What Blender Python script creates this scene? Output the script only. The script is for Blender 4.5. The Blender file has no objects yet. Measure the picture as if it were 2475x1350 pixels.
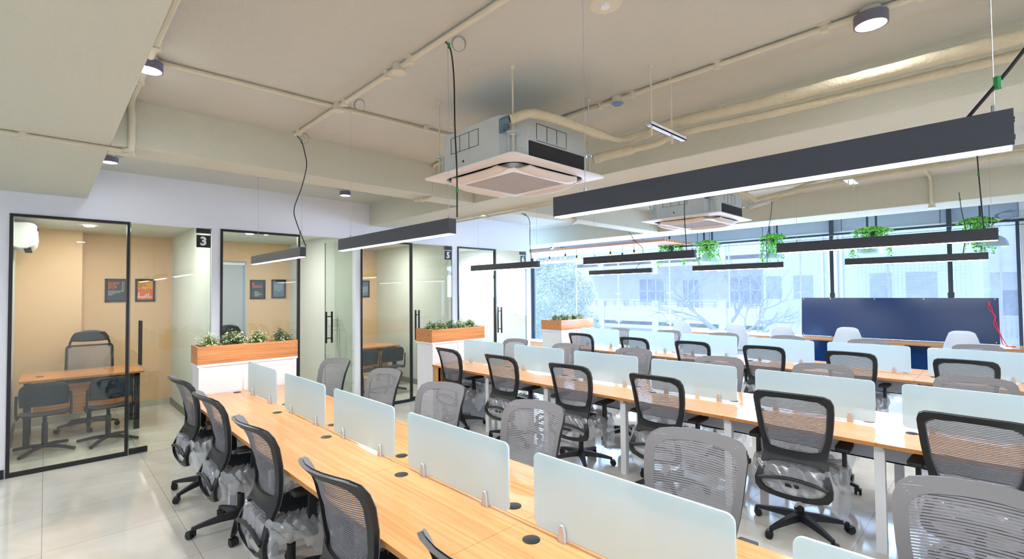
import bpy, bmesh, math, random
from mathutils import Vector, Matrix
C = bpy.context.scene.collection
sc = bpy.context.scene
R = math.radians
PI = math.pi

# ------------------------------------------------------------------ camera
cam_d = bpy.data.cameras.new('camera')
cam_d.sensor_width = 36.0
cam_d.lens = 1163.31 / 2475 * 36.0
cam_d.clip_start = 0.05
cam_d.clip_end = 300
cam = bpy.data.objects.new('camera', cam_d)
C.objects.link(cam)
cam.matrix_world = (Matrix.Translation((0, 0, 1.81)) @ Matrix.Rotation(R(45.9015), 4, 'Z')
                    @ Matrix.Rotation(R(90 + 1.4989), 4, 'X') @ Matrix.Rotation(R(-0.5414), 4, 'Z'))
sc.camera = cam

# ------------------------------------------------------------------ view
sc.view_settings.view_transform = 'Standard'
sc.view_settings.look = 'None'
sc.view_settings.exposure = 0.32
sc.view_settings.gamma = 1.0
sc.view_settings.use_curve_mapping = False

# ------------------------------------------------------------------ world: hazy bright daylight
W = bpy.data.worlds.new('world')
sc.world = W
W.use_nodes = True
nt = W.node_tree
bg = nt.nodes['Background']
bg.inputs['Color'].default_value = (0.66, 0.80, 1.0, 1)
bg.inputs['Strength'].default_value = 2.0


def light(name, kind, loc, energy, color=(1, 1, 1), size=1.0, size_y=None, rot=(0, 0, 0), **kw):
    d = bpy.data.lights.new(name, kind)
    d.energy = energy
    d.color = color
    if kind == 'AREA':
        d.shape = 'RECTANGLE' if size_y else 'SQUARE'
        d.size = size
        if size_y:
            d.size_y = size_y
    for k, v in kw.items():
        setattr(d, k, v)
    o = bpy.data.objects.new(name, d)
    o.location = loc
    o.rotation_euler = rot
    C.objects.link(o)
    return o


light('sun', 'SUN', (0, 0, 30), 2.4, (0.85, 0.92, 1.0), rot=(R(38), R(-22), 0), angle=R(3))
# added area lamp just inside the long window, boosting its daylight
light('window_fill', 'AREA', (-4.9, 10.36, 1.65), 700, (0.42, 0.64, 1.0), 9.8, 2.2, rot=(R(-90), 0, 0))


# ------------------------------------------------------------------ materials
def srgb(r, g, b):
    f = lambda c: ((c / 255 + 0.055) / 1.055) ** 2.4 if c > 10 else c / 255 / 12.92
    return (f(r), f(g), f(b), 1)


def mat(name, col, rough=0.5, metal=0.0, noise=0.0, nscale=6.0, bump=0.0, bscale=120.0, spec=0.5, stretch=None):
    m = bpy.data.materials.new(name)
    m.use_nodes = True
    n = m.node_tree
    p = n.nodes['Principled BSDF']
    p.inputs['Base Color'].default_value = col
    p.inputs['Roughness'].default_value = rough
    p.inputs['Metallic'].default_value = metal
    p.inputs['Specular IOR Level'].default_value = spec
    tc = n.nodes.new('ShaderNodeTexCoord')
    src = tc.outputs['Object']
    if stretch:
        mp = n.nodes.new('ShaderNodeMapping')
        mp.inputs['Scale'].default_value = stretch
        n.links.new(src, mp.inputs['Vector'])
        src = mp.outputs['Vector']
    if noise:
        t = n.nodes.new('ShaderNodeTexNoise')
        t.inputs['Scale'].default_value = nscale
        t.inputs['Detail'].default_value = 4
        n.links.new(src, t.inputs['Vector'])
        mx = n.nodes.new('ShaderNodeMix')
        mx.data_type = 'RGBA'
        mx.inputs[6].default_value = tuple(c * (1 - noise) for c in col[:3]) + (1,)
        mx.inputs[7].default_value = tuple(min(1, c * (1 + noise)) for c in col[:3]) + (1,)
        n.links.new(t.outputs['Fac'], mx.inputs[0])
        n.links.new(mx.outputs[2], p.inputs['Base Color'])
    if bump:
        t2 = n.nodes.new('ShaderNodeTexNoise')
        t2.inputs['Scale'].default_value = bscale
        t2.inputs['Detail'].default_value = 3
        n.links.new(src, t2.inputs['Vector'])
        b = n.nodes.new('ShaderNodeBump')
        b.inputs['Strength'].default_value = bump
        b.inputs['Distance'].default_value = 0.01
        n.links.new(t2.outputs['Fac'], b.inputs['Height'])
        n.links.new(b.outputs['Normal'], p.inputs['Normal'])
    return m


def wood(name, c1, c2, axis='X', rough=0.19):
    """straight-grained laminate; grain runs along the axis"""
    m = mat(name, c1, rough)
    n = m.node_tree
    p = n.nodes['Principled BSDF']
    tc = n.nodes.new('ShaderNodeTexCoord')
    mp = n.nodes.new('ShaderNodeMapping')
    s = {'X': (0.55, 22, 22), 'Y': (22, 0.55, 22), 'Z': (22, 22, 0.55)}[axis]
    mp.inputs['Scale'].default_value = s
    n.links.new(tc.outputs['Object'], mp.inputs['Vector'])
    t = n.nodes.new('ShaderNodeTexNoise')
    t.inputs['Scale'].default_value = 2.2
    t.inputs['Detail'].default_value = 6
    t.inputs['Roughness'].default_value = 0.6
    t.inputs['Distortion'].default_value = 0.3
    n.links.new(mp.outputs['Vector'], t.inputs['Vector'])
    t2 = n.nodes.new('ShaderNodeTexNoise')
    t2.inputs['Scale'].default_value = 14
    t2.inputs['Detail'].default_value = 2
    n.links.new(mp.outputs['Vector'], t2.inputs['Vector'])
    ad = n.nodes.new('ShaderNodeMath')
    ad.operation = 'MULTIPLY_ADD'
    ad.inputs[1].default_value = 0.35
    n.links.new(t2.outputs['Fac'], ad.inputs[0])
    n.links.new(t.outputs['Fac'], ad.inputs[2])
    r = n.nodes.new('ShaderNodeValToRGB')
    r.color_ramp.elements[0].position = 0.42
    r.color_ramp.elements[0].color = c2
    r.color_ramp.elements[1].position = 0.82
    r.color_ramp.elements[1].color = c1
    n.links.new(ad.outputs[0], r.inputs['Fac'])
    n.links.new(r.outputs['Color'], p.inputs['Base Color'])
    return m


def emis(name, col, strength):
    m = bpy.data.materials.new(name)
    m.use_nodes = True
    n = m.node_tree
    n.nodes.remove(n.nodes['Principled BSDF'])
    e = n.nodes.new('ShaderNodeEmission')
    e.inputs['Color'].default_value = col
    e.inputs['Strength'].default_value = strength
    n.links.new(e.outputs[0], n.nodes['Material Output'].inputs['Surface'])
    return m


def mixmat(name, parts):
    """parts: list of (weight, kind, color, rough)"""
    m = bpy.data.materials.new(name)
    m.use_nodes = True
    n = m.node_tree
    n.nodes.remove(n.nodes['Principled BSDF'])
    acc = None
    tot = 0
    for w, kind, col, rough in parts:
        s = n.nodes.new({'T': 'ShaderNodeBsdfTransparent', 'D': 'ShaderNodeBsdfDiffuse', 'L': 'ShaderNodeBsdfTranslucent',
                         'G': 'ShaderNodeBsdfGlossy'}[kind])
        s.inputs['Color'].default_value = col
        if kind in 'G':
            s.inputs['Roughness'].default_value = rough
        tot += w
        if acc is None:
            acc = s.outputs[0]
        else:
            x = n.nodes.new('ShaderNodeMixShader')
            x.inputs[0].default_value = w / tot
            n.links.new(acc, x.inputs[1])
            n.links.new(s.outputs[0], x.inputs[2])
            acc = x.outputs[0]
    n.links.new(acc, n.nodes['Material Output'].inputs['Surface'])
    return m


def mesh_fabric(name, col, gap=0.42, pitch=0.0105):
    """woven mesh: horizontal ribs with see-through gaps"""
    m = bpy.data.materials.new(name)
    m.use_nodes = True
    n = m.node_tree
    p = n.nodes['Principled BSDF']
    p.inputs['Base Color'].default_value = col
    p.inputs['Roughness'].default_value = 0.85
    tc = n.nodes.new('ShaderNodeTexCoord')
    sp = n.nodes.new('ShaderNodeSeparateXYZ')
    n.links.new(tc.outputs['Object'], sp.inputs[0])
    dv = n.nodes.new('ShaderNodeMath')
    dv.operation = 'DIVIDE'
    dv.inputs[1].default_value = pitch
    n.links.new(sp.outputs['Z'], dv.inputs[0])
    fr = n.nodes.new('ShaderNodeMath')
    fr.operation = 'FRACT'
    n.links.new(dv.outputs[0], fr.inputs[0])
    lt = n.nodes.new('ShaderNodeMath')
    lt.operation = 'LESS_THAN'
    lt.inputs[1].default_value = gap
    n.links.new(fr.outputs[0], lt.inputs[0])
    # the gaps are crossed by fine threads
    ml = n.nodes.new('ShaderNodeMath')
    ml.operation = 'MULTIPLY'
    ml.inputs[1].default_value = 0.86
    n.links.new(lt.outputs[0], ml.inputs[0])
    tr = n.nodes.new('ShaderNodeBsdfTransparent')
    mx = n.nodes.new('ShaderNodeMixShader')
    n.links.new(ml.outputs[0], mx.inputs[0])
    n.links.new(p.outputs[0], mx.inputs[1])
    n.links.new(tr.outputs[0], mx.inputs[2])
    n.links.new(mx.outputs[0], n.nodes['Material Output'].inputs['Surface'])
    return m


def glass(name, tint, refl=1.0, veil=0.0, veilcol=(0.85, 0.93, 1, 1)):
    m = bpy.data.materials.new(name)
    m.use_nodes = True
    n = m.node_tree
    n.nodes.remove(n.nodes['Principled BSDF'])
    tr = n.nodes.new('ShaderNodeBsdfTransparent')
    tr.inputs['Color'].default_value = tint
    gl = n.nodes.new('ShaderNodeBsdfGlossy')
    gl.inputs['Roughness'].default_value = 0.0
    fr = n.nodes.new('ShaderNodeFresnel')
    fr.inputs['IOR'].default_value = 1.45
    mm = n.nodes.new('ShaderNodeMath')
    mm.operation = 'MULTIPLY'
    mm.use_clamp = False
    mm.inputs[1].default_value = refl
    n.links.new(fr.outputs[0], mm.inputs[0])
    ge = n.nodes.new('ShaderNodeNewGeometry')
    sb = n.nodes.new('ShaderNodeMath')
    sb.operation = 'SUBTRACT'
    sb.inputs[0].default_value = 1.0
    n.links.new(ge.outputs['Backfacing'], sb.inputs[1])
    sb2 = n.nodes.new('ShaderNodeMath')
    sb2.operation = 'MULTIPLY'
    sb2.use_clamp = True
    n.links.new(sb.outputs[0], sb2.inputs[0])
    n.links.new(mm.outputs[0], sb2.inputs[1])
    sb = sb2
    mx = n.nodes.new('ShaderNodeMixShader')
    n.links.new(sb.outputs[0], mx.inputs[0])
    n.links.new(tr.outputs[0], mx.inputs[1])
    n.links.new(gl.outputs[0], mx.inputs[2])
    out = mx.outputs[0]
    if veil:
        t = n.nodes.new('ShaderNodeBsdfTranslucent')
        t.inputs['Color'].default_value = veilcol
        tc = n.nodes.new('ShaderNodeTexCoord')
        ns = n.nodes.new('ShaderNodeTexNoise')
        ns.inputs['Scale'].default_value = 2.5
        ns.inputs['Detail'].default_value = 8
        ns.inputs['Roughness'].default_value = 0.7
        ns.inputs['Distortion'].default_value = 1.5
        n.links.new(tc.outputs['Object'], ns.inputs['Vector'])
        a = n.nodes.new('ShaderNodeMath')
        a.operation = 'MULTIPLY'
        a.inputs[1].default_value = veil * 2
        n.links.new(ns.outputs['Fac'], a.inputs[0])
        m2 = n.nodes.new('ShaderNodeMixShader')
        n.links.new(a.outputs[0], m2.inputs[0])
        n.links.new(out, m2.inputs[1])
        n.links.new(t.outputs[0], m2.inputs[2])
        out = m2.outputs[0]
    n.links.new(out, n.nodes['Material Output'].inputs['Surface'])
    return m


def tile_floor(name):
    m = mat(name, srgb(222, 219, 212), 0.07, spec=0.6)
    n = m.node_tree
    p = n.nodes['Principled BSDF']
    tc = n.nodes.new('ShaderNodeTexCoord')
    br = n.nodes.new('ShaderNodeTexBrick')
    br.offset = 0.0
    br.inputs['Scale'].default_value = 1.0
    br.inputs['Brick Width'].default_value = 0.8
    br.inputs['Row Height'].default_value = 0.8
    br.inputs['Mortar Size'].default_value = 0.0022
    br.inputs['Mortar Smooth'].default_value = 0.0
    br.inputs['Color1'].default_value = srgb(226, 222, 214)
    br.inputs['Color2'].default_value = srgb(220, 216, 208)
    br.inputs['Mortar'].default_value = srgb(168, 160, 148)
    n.links.new(tc.outputs['Object'], br.inputs['Vector'])
    ns = n.nodes.new('ShaderNodeTexNoise')
    ns.inputs['Scale'].default_value = 1.6
    ns.inputs['Detail'].default_value = 7
    ns.inputs['Distortion'].default_value = 2.0
    n.links.new(tc.outputs['Object'], ns.inputs['Vector'])
    rp = n.nodes.new('ShaderNodeValToRGB')
    rp.color_ramp.elements[0].position = 0.35
    rp.color_ramp.elements[0].color = (0.86, 0.84, 0.80, 1)
    rp.color_ramp.elements[1].position = 0.6
    rp.color_ramp.elements[1].color = (1, 1, 1, 1)
    n.links.new(ns.outputs['Fac'], rp.inputs['Fac'])
    mx = n.nodes.new('ShaderNodeMix')
    mx.data_type = 'RGBA'
    mx.blend_type = 'MULTIPLY'
    mx.inputs[0].default_value = 0.7
    n.links.new(br.outputs['Color'], mx.inputs[6])
    n.links.new(rp.outputs['Color'], mx.inputs[7])
    n.links.new(mx.outputs[2], p.inputs['Base Color'])
    return m


M = {}
M['floor'] = tile_floor('polished_tile')
M['ceil'] = mat('cream_ceiling_paint', srgb(200, 199, 188), 0.9, noise=0.05, nscale=0.8, bump=0.35, bscale=60)
M['beam'] = mat('cream_beam_paint', srgb(208, 208, 190), 0.9, noise=0.04, nscale=1.0, bump=0.5, bscale=45)
M['wall'] = mat('white_wall_paint', srgb(232, 234, 240), 0.7, noise=0.01, nscale=2, bump=0.1, bscale=90)
M['peach'] = mat('peach_wall_paint', srgb(226, 190, 150), 0.75, noise=0.02, nscale=1.5)
M['cream'] = mat('pale_green_wall_paint', srgb(208, 213, 205), 0.8)
M['pipe'] = mat('cream_painted_pipe', srgb(216, 209, 186), 0.6)
M['woodX'] = wood('oak_laminate', srgb(222, 164, 106), srgb(194, 132, 78), 'X')
M['woodY'] = wood('oak_laminate_sideways', srgb(220, 152, 98), srgb(178, 108, 58), 'Y')
M['edge'] = mat('oak_edge_band', srgb(192, 128, 66), 0.45, noise=0.1, nscale=20)
M['seam'] = mat('desk_joint_shadow', srgb(96, 62, 40), 0.8)
M['black'] = mat('black_plastic', srgb(21, 22, 25), 0.45, bump=0.1, bscale=300)
M['blackmetal'] = mat('black_powder_coat', srgb(24, 24, 27), 0.38, bump=0.08, bscale=300)
M['pendant'] = mat('charcoal_powder_coat', srgb(64, 68, 78), 0.42, bump=0.1, bscale=300)
M['castor'] = mat('castor_rubber', srgb(16, 16, 18), 0.35)
M['seat'] = mat('dark_teal_fabric', srgb(34, 52, 62), 0.9, bump=0.4, bscale=250)
M['meshdark'] = mesh_fabric('dark_back_threads', srgb(122, 122, 130), .46)
M['meshgrey'] = mesh_fabric('grey_mesh_fabric', srgb(126, 126, 130))
M['rim'] = mat('grey_stretched_fabric', srgb(112, 111, 113), 0.85, bump=0.0)
M['plastic'] = mixmat('crumpled_clear_film', [(0.50, 'T', (0.97, 0.98, 1, 1), 0), (0.12, 'D', (0.95, 0.97, 1, 1), 0), (0.20, 'L', (0.95, 0.97, 1, 1), 0), (0.18, 'G', (1, 1, 1, 1), 0.22)])
M['frost'] = mixmat('frosted_glass', [(0.22, 'T', (0.88, 0.97, 0.95, 1), 0), (0.47, 'D', (0.68, 0.82, 0.86, 1), 0), (0.31, 'L', (0.74, 0.90, 0.95, 1), 0), (0.06, 'G', (1, 1, 1, 1), 0.06)])
M['glassgreen'] = glass('partition_glass', (0.935, 0.965, 0.935, 1), 2.6)
M['glassedge'] = mat('green_glass_edge', srgb(70, 120, 105), 0.2)
M['winglass'] = glass('hazed_window_glass', (0.88, 0.93, 1.0, 1), 0.6, veil=0.22)  # dirt film plus a painted haze that washes out the view
M['white'] = mat('white_laminate', srgb(234, 234, 238), 0.4)
M['whitemetal'] = mat('white_powder_coat', srgb(226, 228, 232), 0.4)
M['greymetal'] = mat('grey_steel_tray', srgb(210, 218, 228), 0.45)
M['silver'] = mat('silver_clip_plastic', srgb(206, 204, 204), 0.3, metal=0.2)
M['galv'] = mat('galvanised_steel', srgb(204, 210, 210), 0.42, metal=0.4, noise=0.12, nscale=5, bump=0.05)
M['foam'] = mat('dark_foam_insulation', srgb(48, 46, 46), 0.9)
M['acwhite'] = mat('ac_panel_plastic', srgb(240, 237, 236), 0.4)
M['acflap'] = mat('ac_flap_plastic', srgb(232, 222, 212), 0.45)
M['grille'] = mat('ac_grille_grey', srgb(206, 198, 194), 0.6)
M['lagging'] = mat('cloth_wrapped_pipe_lagging', srgb(208, 198, 168), 0.9, noise=0.08, nscale=20, bump=0.7, bscale=70)
M['diffuser'] = emis('led_diffuser', (1, 0.97, 0.93, 1), 9)
M['spot'] = emis('downlight_lens', (0.96, 0.95, 1, 1), 14)
M['filament'] = emis('warm_filament', (1, 0.36, 0.10, 1), 2.2)
M['steelwire'] = mat('steel_wire', srgb(190, 192, 195), 0.35, metal=0.6)
M['greentape'] = mat('green_tape', srgb(20, 140, 70), 0.5)
M['cable'] = mat('black_cable', srgb(18, 18, 20), 0.45)
M['red'] = mat('red_cable', srgb(230, 40, 70), 0.4)
M['leaf1'] = mat('dark_green_leaf', srgb(70, 100, 52), 0.6, noise=0.3, nscale=40)
M['leaf2'] = mat('pale_green_leaf', srgb(216, 226, 186), 0.6, noise=0.1, nscale=40)
M['leaf3'] = mat('olive_green_leaf', srgb(120, 140, 60), 0.6, noise=0.2, nscale=40)
M['ivy'] = mat('bright_ivy_leaf', srgb(150, 215, 80), 0.5, noise=0.3, nscale=30)
M['ivy2'] = mat('deep_ivy_leaf', srgb(70, 150, 60), 0.5, noise=0.3, nscale=30)
M['rail'] = mat('charcoal_steel_rail', srgb(48, 56, 66), 0.4)
M['slat'] = wood('ceiling_slat_wood', srgb(206, 150, 112), srgb(176, 118, 82), 'X', 0.5)
M['lampshade'] = mat('pale_lamp_shade', srgb(190, 205, 225), 0.5)
M['blind'] = mat('grey_roller_fabric', srgb(176, 180, 186), 0.85)
M['board'] = mat('glossy_blue_black_board', srgb(2, 48, 98), 0.2)
M['shell'] = mat('white_plastic_shell', srgb(214, 220, 230), 0.35)
M['teal'] = mat('dark_teal_plastic', srgb(22, 40, 52), 0.4)
M['rubber'] = mat('dark_baseboard', srgb(120, 118, 108), 0.6)
M['baseb'] = mat('stone_skirting', srgb(190, 188, 168), 0.35, noise=0.06, nscale=12)
M['print_dark'] = mat('dark_poster_paper', srgb(52, 62, 70), 0.5)
M['print_yellow'] = mat('yellow_poster_paper', srgb(232, 160, 40), 0.5)
M['print_orange'] = mat('orange_poster_ink', srgb(226, 110, 50), 0.5)
M['print_city'] = mat('street_photo_print', srgb(96, 116, 138), 0.5, noise=0.4, nscale=14, stretch=(1, 1, 0.2))
M['ink_black'] = mat('black_ink', srgb(30, 26, 24), 0.6)
M['ink_white'] = mat('white_ink', srgb(235, 235, 235), 0.6)
M['facade'] = mat('pale_facade_render', srgb(226, 222, 222), 0.9, noise=0.05, nscale=0.7)
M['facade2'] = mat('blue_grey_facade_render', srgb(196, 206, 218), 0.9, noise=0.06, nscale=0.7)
M['facade3'] = mat('white_facade_render', srgb(228, 228, 226), 0.9)
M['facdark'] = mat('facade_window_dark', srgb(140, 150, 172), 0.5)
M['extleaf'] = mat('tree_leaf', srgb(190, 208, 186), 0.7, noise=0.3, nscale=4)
M['extleaf2'] = mat('palm_leaf', srgb(150, 210, 110), 0.7)
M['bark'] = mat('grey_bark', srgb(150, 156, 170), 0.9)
M['ground'] = mat('outdoor_ground', srgb(150, 155, 155), 0.9)
M['panelgrey'] = mat('grey_soffit_panel', srgb(176, 184, 196), 0.7, noise=0.03, nscale=2)


# ------------------------------------------------------------------ mesh builder
class MB:
    def __init__(s):
        s.v = []
        s.f = []
        s.m = []
        s.s = []
        s.mi = 0

    def add(s, vs, fs, smooth=False):
        o = len(s.v)
        s.v += [tuple(v) for v in vs]
        for f in fs:
            s.f.append([o + i for i in f])
            s.m.append(s.mi)
            s.s.append(smooth)

    def box(s, x0, x1, y0, y1, z0, z1, M4=None):
        vs = [Vector((x, y, z)) for z in (z0, z1) for y in (y0, y1) for x in (x0, x1)]
        if M4:
            vs = [M4 @ v for v in vs]
        s.add(vs, [(0, 2, 3, 1), (4, 5, 7, 6), (0, 1, 5, 4), (2, 6, 7, 3), (0, 4, 6, 2), (1, 3, 7, 5)])
        return s

    def tube(s, pts, r, n=8, cap=True, squash=None):
        pts = [Vector(p) for p in pts]
        rs = r if isinstance(r, (list, tuple)) else [r] * len(pts)
        up = None
        rings = []
        for i, p in enumerate(pts):
            if i == 0:
                d = pts[1] - pts[0]
            elif i == len(pts) - 1:
                d = pts[-1] - pts[-2]
            else:
                d = (pts[i + 1] - p).normalized() + (p - pts[i - 1]).normalized()
            d.normalize()
            if up is None:
                up = Vector((0, 0, 1)) if abs(d.z) < 0.9 else Vector((1, 0, 0))
            a = d.cross(up)
            if a.length < 1e-5:
                a = d.orthogonal()
            a.normalize()
            b = a.cross(d).normalized()
            up = b
            rings.append([p + a * math.cos(2 * PI * k / n) * rs[i] + b * math.sin(2 * PI * k / n) * rs[i] for k in range(n)])
        vs = [v for q in rings for v in q]
        fs = []
        for i in range(len(rings) - 1):
            for k in range(n):
                k2 = (k + 1) % n
                fs.append((i * n + k, (i + 1) * n + k, (i + 1) * n + k2, i * n + k2))
        s.add(vs, fs, True)
        if cap:
            s.add(rings[0], [tuple(range(n))])
            s.add(rings[-1], [tuple(reversed(range(n)))])
        return s

    def cyl(s, p0, p1, r, n=16, r1=None):
        return s.tube([p0, p1], [r, r if r1 is None else r1], n)

    def lathe(s, prof, c=(0, 0, 0), n=24, M4=None, a0=0, a1=2 * PI):
        vs = []
        full = abs(a1 - a0 - 2 * PI) < 1e-6
        cnt = n if full else n + 1
        for r, z in prof:
            for k in range(cnt):
                a = a0 + (a1 - a0) * k / n
                v = Vector((r * math.cos(a), r * math.sin(a), z))
                if M4:
                    v = M4 @ v
                vs.append(v + Vector(c))
        fs = []
        for i in range(len(prof) - 1):
            for k in range(n):
                k2 = (k + 1) % cnt
                fs.append((i * cnt + k, i * cnt + k2, (i + 1) * cnt + k2, (i + 1) * cnt + k))
        s.add(vs, fs, True)
        return s

    def prism(s, pts, h0, h1, axis='Z', M4=None):
        """extrude a 2D outline; axis is the extrusion axis"""
        def mk(p, h):
            a, b = p
            v = {'Z': (a, b, h), 'Y': (a, h, b), 'X': (h, a, b)}[axis]
            v = Vector(v)
            return M4 @ v if M4 else v
        n = len(pts)
        vs = [mk(p, h0) for p in pts] + [mk(p, h1) for p in pts]
        fs = [tuple(range(n - 1, -1, -1)), tuple(range(n, 2 * n))] + [(i, (i + 1) % n, n + (i + 1) % n, n + i) for i in range(n)]
        s.add(vs, fs)
        return s

    def surf(s, fn, nu, nv, smooth=True, flip=False):
        vs = [fn(i / nu, j / nv) for j in range(nv + 1) for i in range(nu + 1)]
        w = nu + 1
        fs = []
        for j in range(nv):
            for i in range(nu):
                f = (j * w + i, j * w + i + 1, (j + 1) * w + i + 1, (j + 1) * w + i)
                fs.append(f[::-1] if flip else f)
        s.add(vs, fs, smooth)
        return s

    def mesh(s, name, mats, sharp=35):
        me = bpy.data.meshes.new(name)
        me.from_pydata(s.v, [], s.f)
        for m in (mats if isinstance(mats, (list, tuple)) else [mats]):
            me.materials.append(m)
        me.polygons.foreach_set('material_index', s.m)
        me.polygons.foreach_set('use_smooth', s.s)
        bm = bmesh.new()
        bm.from_mesh(me)
        bmesh.ops.remove_doubles(bm, verts=bm.verts, dist=1e-5)
        bmesh.ops.recalc_face_normals(bm, faces=bm.faces)
        bm.to_mesh(me)
        bm.free()
        try:
            me.set_sharp_from_angle(angle=R(sharp))
        except Exception:
            pass
        me.update()
        return me

    def obj(s, name, mats, parent=None, bevel=0, seg=2, loc=None):
        o = bpy.data.objects.new(name, s.mesh(name, mats))
        C.objects.link(o)
        if parent is not None:
            o.parent = parent
        if loc:
            o.location = loc
        if bevel:
            md = o.modifiers.new('bevel', 'BEVEL')
            md.width = bevel
            md.segments = seg
            md.limit_method = 'ANGLE'
            md.angle_limit = R(40)
        return o


def tag(o, label=None, cat=None, group=None, kind=None):
    if label:
        o['label'] = label
    if cat:
        o['category'] = cat
    if group:
        o['group'] = group
    if kind:
        o['kind'] = kind
    return o


def thing(name, label, cat, loc=(0, 0, 0), rz=0, group=None):
    o = bpy.data.objects.new(name, None)
    o.empty_display_size = 0.1
    C.objects.link(o)
    o.location = loc
    o.rotation_euler = (0, 0, rz)
    return tag(o, label, cat, group)


def struct(o, label=None):
    o['kind'] = 'structure'
    if label:
        o['label'] = label
    return o


def dup(o, loc=None, rz=None, label=None, group=None, parent=None):
    """copy an object with its parts and their sub-parts"""
    c = o.copy()
    C.objects.link(c)
    if parent is not None:
        c.parent = parent
    if loc is not None:
        c.location = loc
    if rz is not None:
        c.rotation_euler = (0, 0, rz)
    if label:
        c['label'] = label
    if group:
        c['group'] = group
    for ch in list(KIDS.get(o.name, ())):
        k = bpy.data.objects[ch]
        dup(k, parent=c)
    return c


KIDS = {}


def index_kids():
    KIDS.clear()
    for o in bpy.data.objects:
        if o.parent:
            KIDS.setdefault(o.parent.name, []).append(o.name)


ORD = ['first', 'second', 'third', 'fourth', 'fifth', 'sixth', 'seventh', 'eighth']


def text_mesh(name, body, size, m, parent, M4, depth=0.0015, align='CENTER', sx=1.0, bold=0.0):
    cu = bpy.data.curves.new(name, 'FONT')
    cu.body = body
    cu.size = size
    cu.extrude = depth
    cu.offset = bold
    cu.align_x = align
    cu.align_y = 'CENTER'
    cu.space_line = 0.85
    cu.resolution_u = 3
    tmp = bpy.data.objects.new(name, cu)
    C.objects.link(tmp)
    dg = bpy.context.evaluated_depsgraph_get()
    me = bpy.data.meshes.new_from_object(tmp.evaluated_get(dg))
    bpy.data.objects.remove(tmp)
    me.transform(M4 @ Matrix.Diagonal((sx, 1, 1, 1)))
    me.materials.clear()
    me.materials.append(m)
    o = bpy.data.objects.new(name, me)
    C.objects.link(o)
    if parent is not None:
        o.parent = parent
    return o


# frame for lettering on a wall facing +X (text reads along +Y)
def faceX(x, y, z):
    return Matrix.Translation((x, y, z)) @ Matrix(((0, 0, 1, 0), (1, 0, 0, 0), (0, 1, 0, 0), (0, 0, 0, 1)))


# ================================================================== SHELL
XP, XB = -7.012, -9.85          # glazed partition, back of the cabins
ZC, ZS = 3.22, 2.878            # ceiling, beam soffits
ZW, YWIN = 3.22, 10.45
XR, YB = 3.2, -3.2              # unseen right and back walls
# floor and ceiling
struct(MB().box(-10.3, XR + .2, YB - .2, 10.75, -0.12, 0).obj('floor', M['floor']))
struct(MB().box(-10.3, XR + .2, YB - .2, 10.75, ZC, ZC + 0.15).obj('ceiling', M['ceil']))
# beams
struct(MB().box(XP - .05, XR, -1.0, 0.32, ZS, ZC + .01).obj('trim_1', M['beam'], bevel=.006))
b = MB().box(-4.71, -4.37, 0.32, 3.04, ZS, ZC + .01)
b.box(-4.71, -4.43, 3.04, 3.67, ZS, ZC + .01).box(-4.71, -4.43, 4.26, 8.02, ZS, ZC + .01)
struct(b.obj('trim_2', M['beam'], bevel=.006))
struct(MB().box(XP - .05, XR, 3.67, 4.26, ZS, ZC + .01).obj('trim_3', M['beam'], bevel=.006))
struct(MB().box(-10.2, XR, 8.02, 8.74, ZS, ZC + .01).obj('trim_4', M['beam'], bevel=.006))
# unseen walls of the hall
struct(MB().box(XR, XR + .15, YB, 10.7, 0, ZC).obj('wall_right', M['wall']))
struct(MB().box(-7.05, XR, YB - .15, YB, 0, ZC).obj('wall_back', M['wall']))
struct(MB().box(XP - .12, XP, YB, -0.27, 0, ZC).obj('wall_left', M['wall']))
# pale column to the right of the window
struct(MB().box(0.13, 0.75, 10.2, 10.6, 0, ZC).obj('wall_front_right', M['wall']))
struct(MB().box(0.75, XR, 10.4, 10.6, 0, ZC).obj('wall_front_far_right', M['wall']))

# partition: white header and piers
ZF = 2.655
WY = [(-0.27, 0.69, 1.505), (1.60, 2.594, 3.438), (3.515, 4.447, 5.29), (5.405, 6.354, 7.21)]
h = MB().box(XP - .12, XP, -0.27, 7.31, ZF, ZC)
h.box(XP - .12, XP, 1.505, 1.60, 0, ZF).box(XP - .12, XP, 3.438, 3.515, 0, ZF).box(XP - .12, XP, 5.29, 5.405, 0, ZF).box(XP - .12, XP, 7.21, 7.31, 0, ZF)
struct(h.obj('wall_partition', M['wall']))
# cabin interiors
struct(MB().box(XB - .12, XB, -0.4, 5.35, 0, 2.78).obj('wall_cabin_back', M['peach']))
struct(MB().box(XB, XB + .32, -0.3, 0.385, 0, 2.78).obj('wall_cabin_pillar', M['peach']))
struct(MB().box(XB, XP - .12, -0.42, -0.30, 0, 2.78).obj('wall_cabin_left', M['cream']))
struct(MB().box(XB, XP - .12, 1.53, 1.585, 0, 2.78).obj('wall_cabin_3', M['cream']))
struct(MB().box(XB, XP - .12, 3.45, 3.505, 0, 2.78).obj('wall_cabin_4', M['cream']))
struct(MB().box(XB, XP - .12, 5.32, 5.375, 0, 2.78).obj('wall_cabin_5', M['cream']))
struct(MB().box(-10.2, XP - .12, 7.22, 7.31, 0, ZC).obj('wall_cabin_6', M['wall']))
struct(MB().box(XB - .12, XB, 5.35, 7.22, 0, 2.78).obj('wall_cabin_6_back', M['cream']))
struct(MB().box(XB - .12, XP - .12, -0.42, 7.22, 2.78, 2.86).obj('ceiling_cabins', M['cream']))
bb = MB().box(XB + .01, XB + .025, .39, 1.53, 0, .1).box(XB + .32, XB + .335, -.3, .385, 0, .1)
struct(bb.obj('baseboard_back', M['baseb']))
bb = MB().box(XB + .3, XP - .12, -.3, -.285, 0, .1).box(XB + .02, XP - .12, 1.515, 1.53, 0, .1).box(XB, XP - .12, 5.305, 5.32, 0, .1)
struct(bb.obj('baseboard_sides', M['rubber']))
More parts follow.
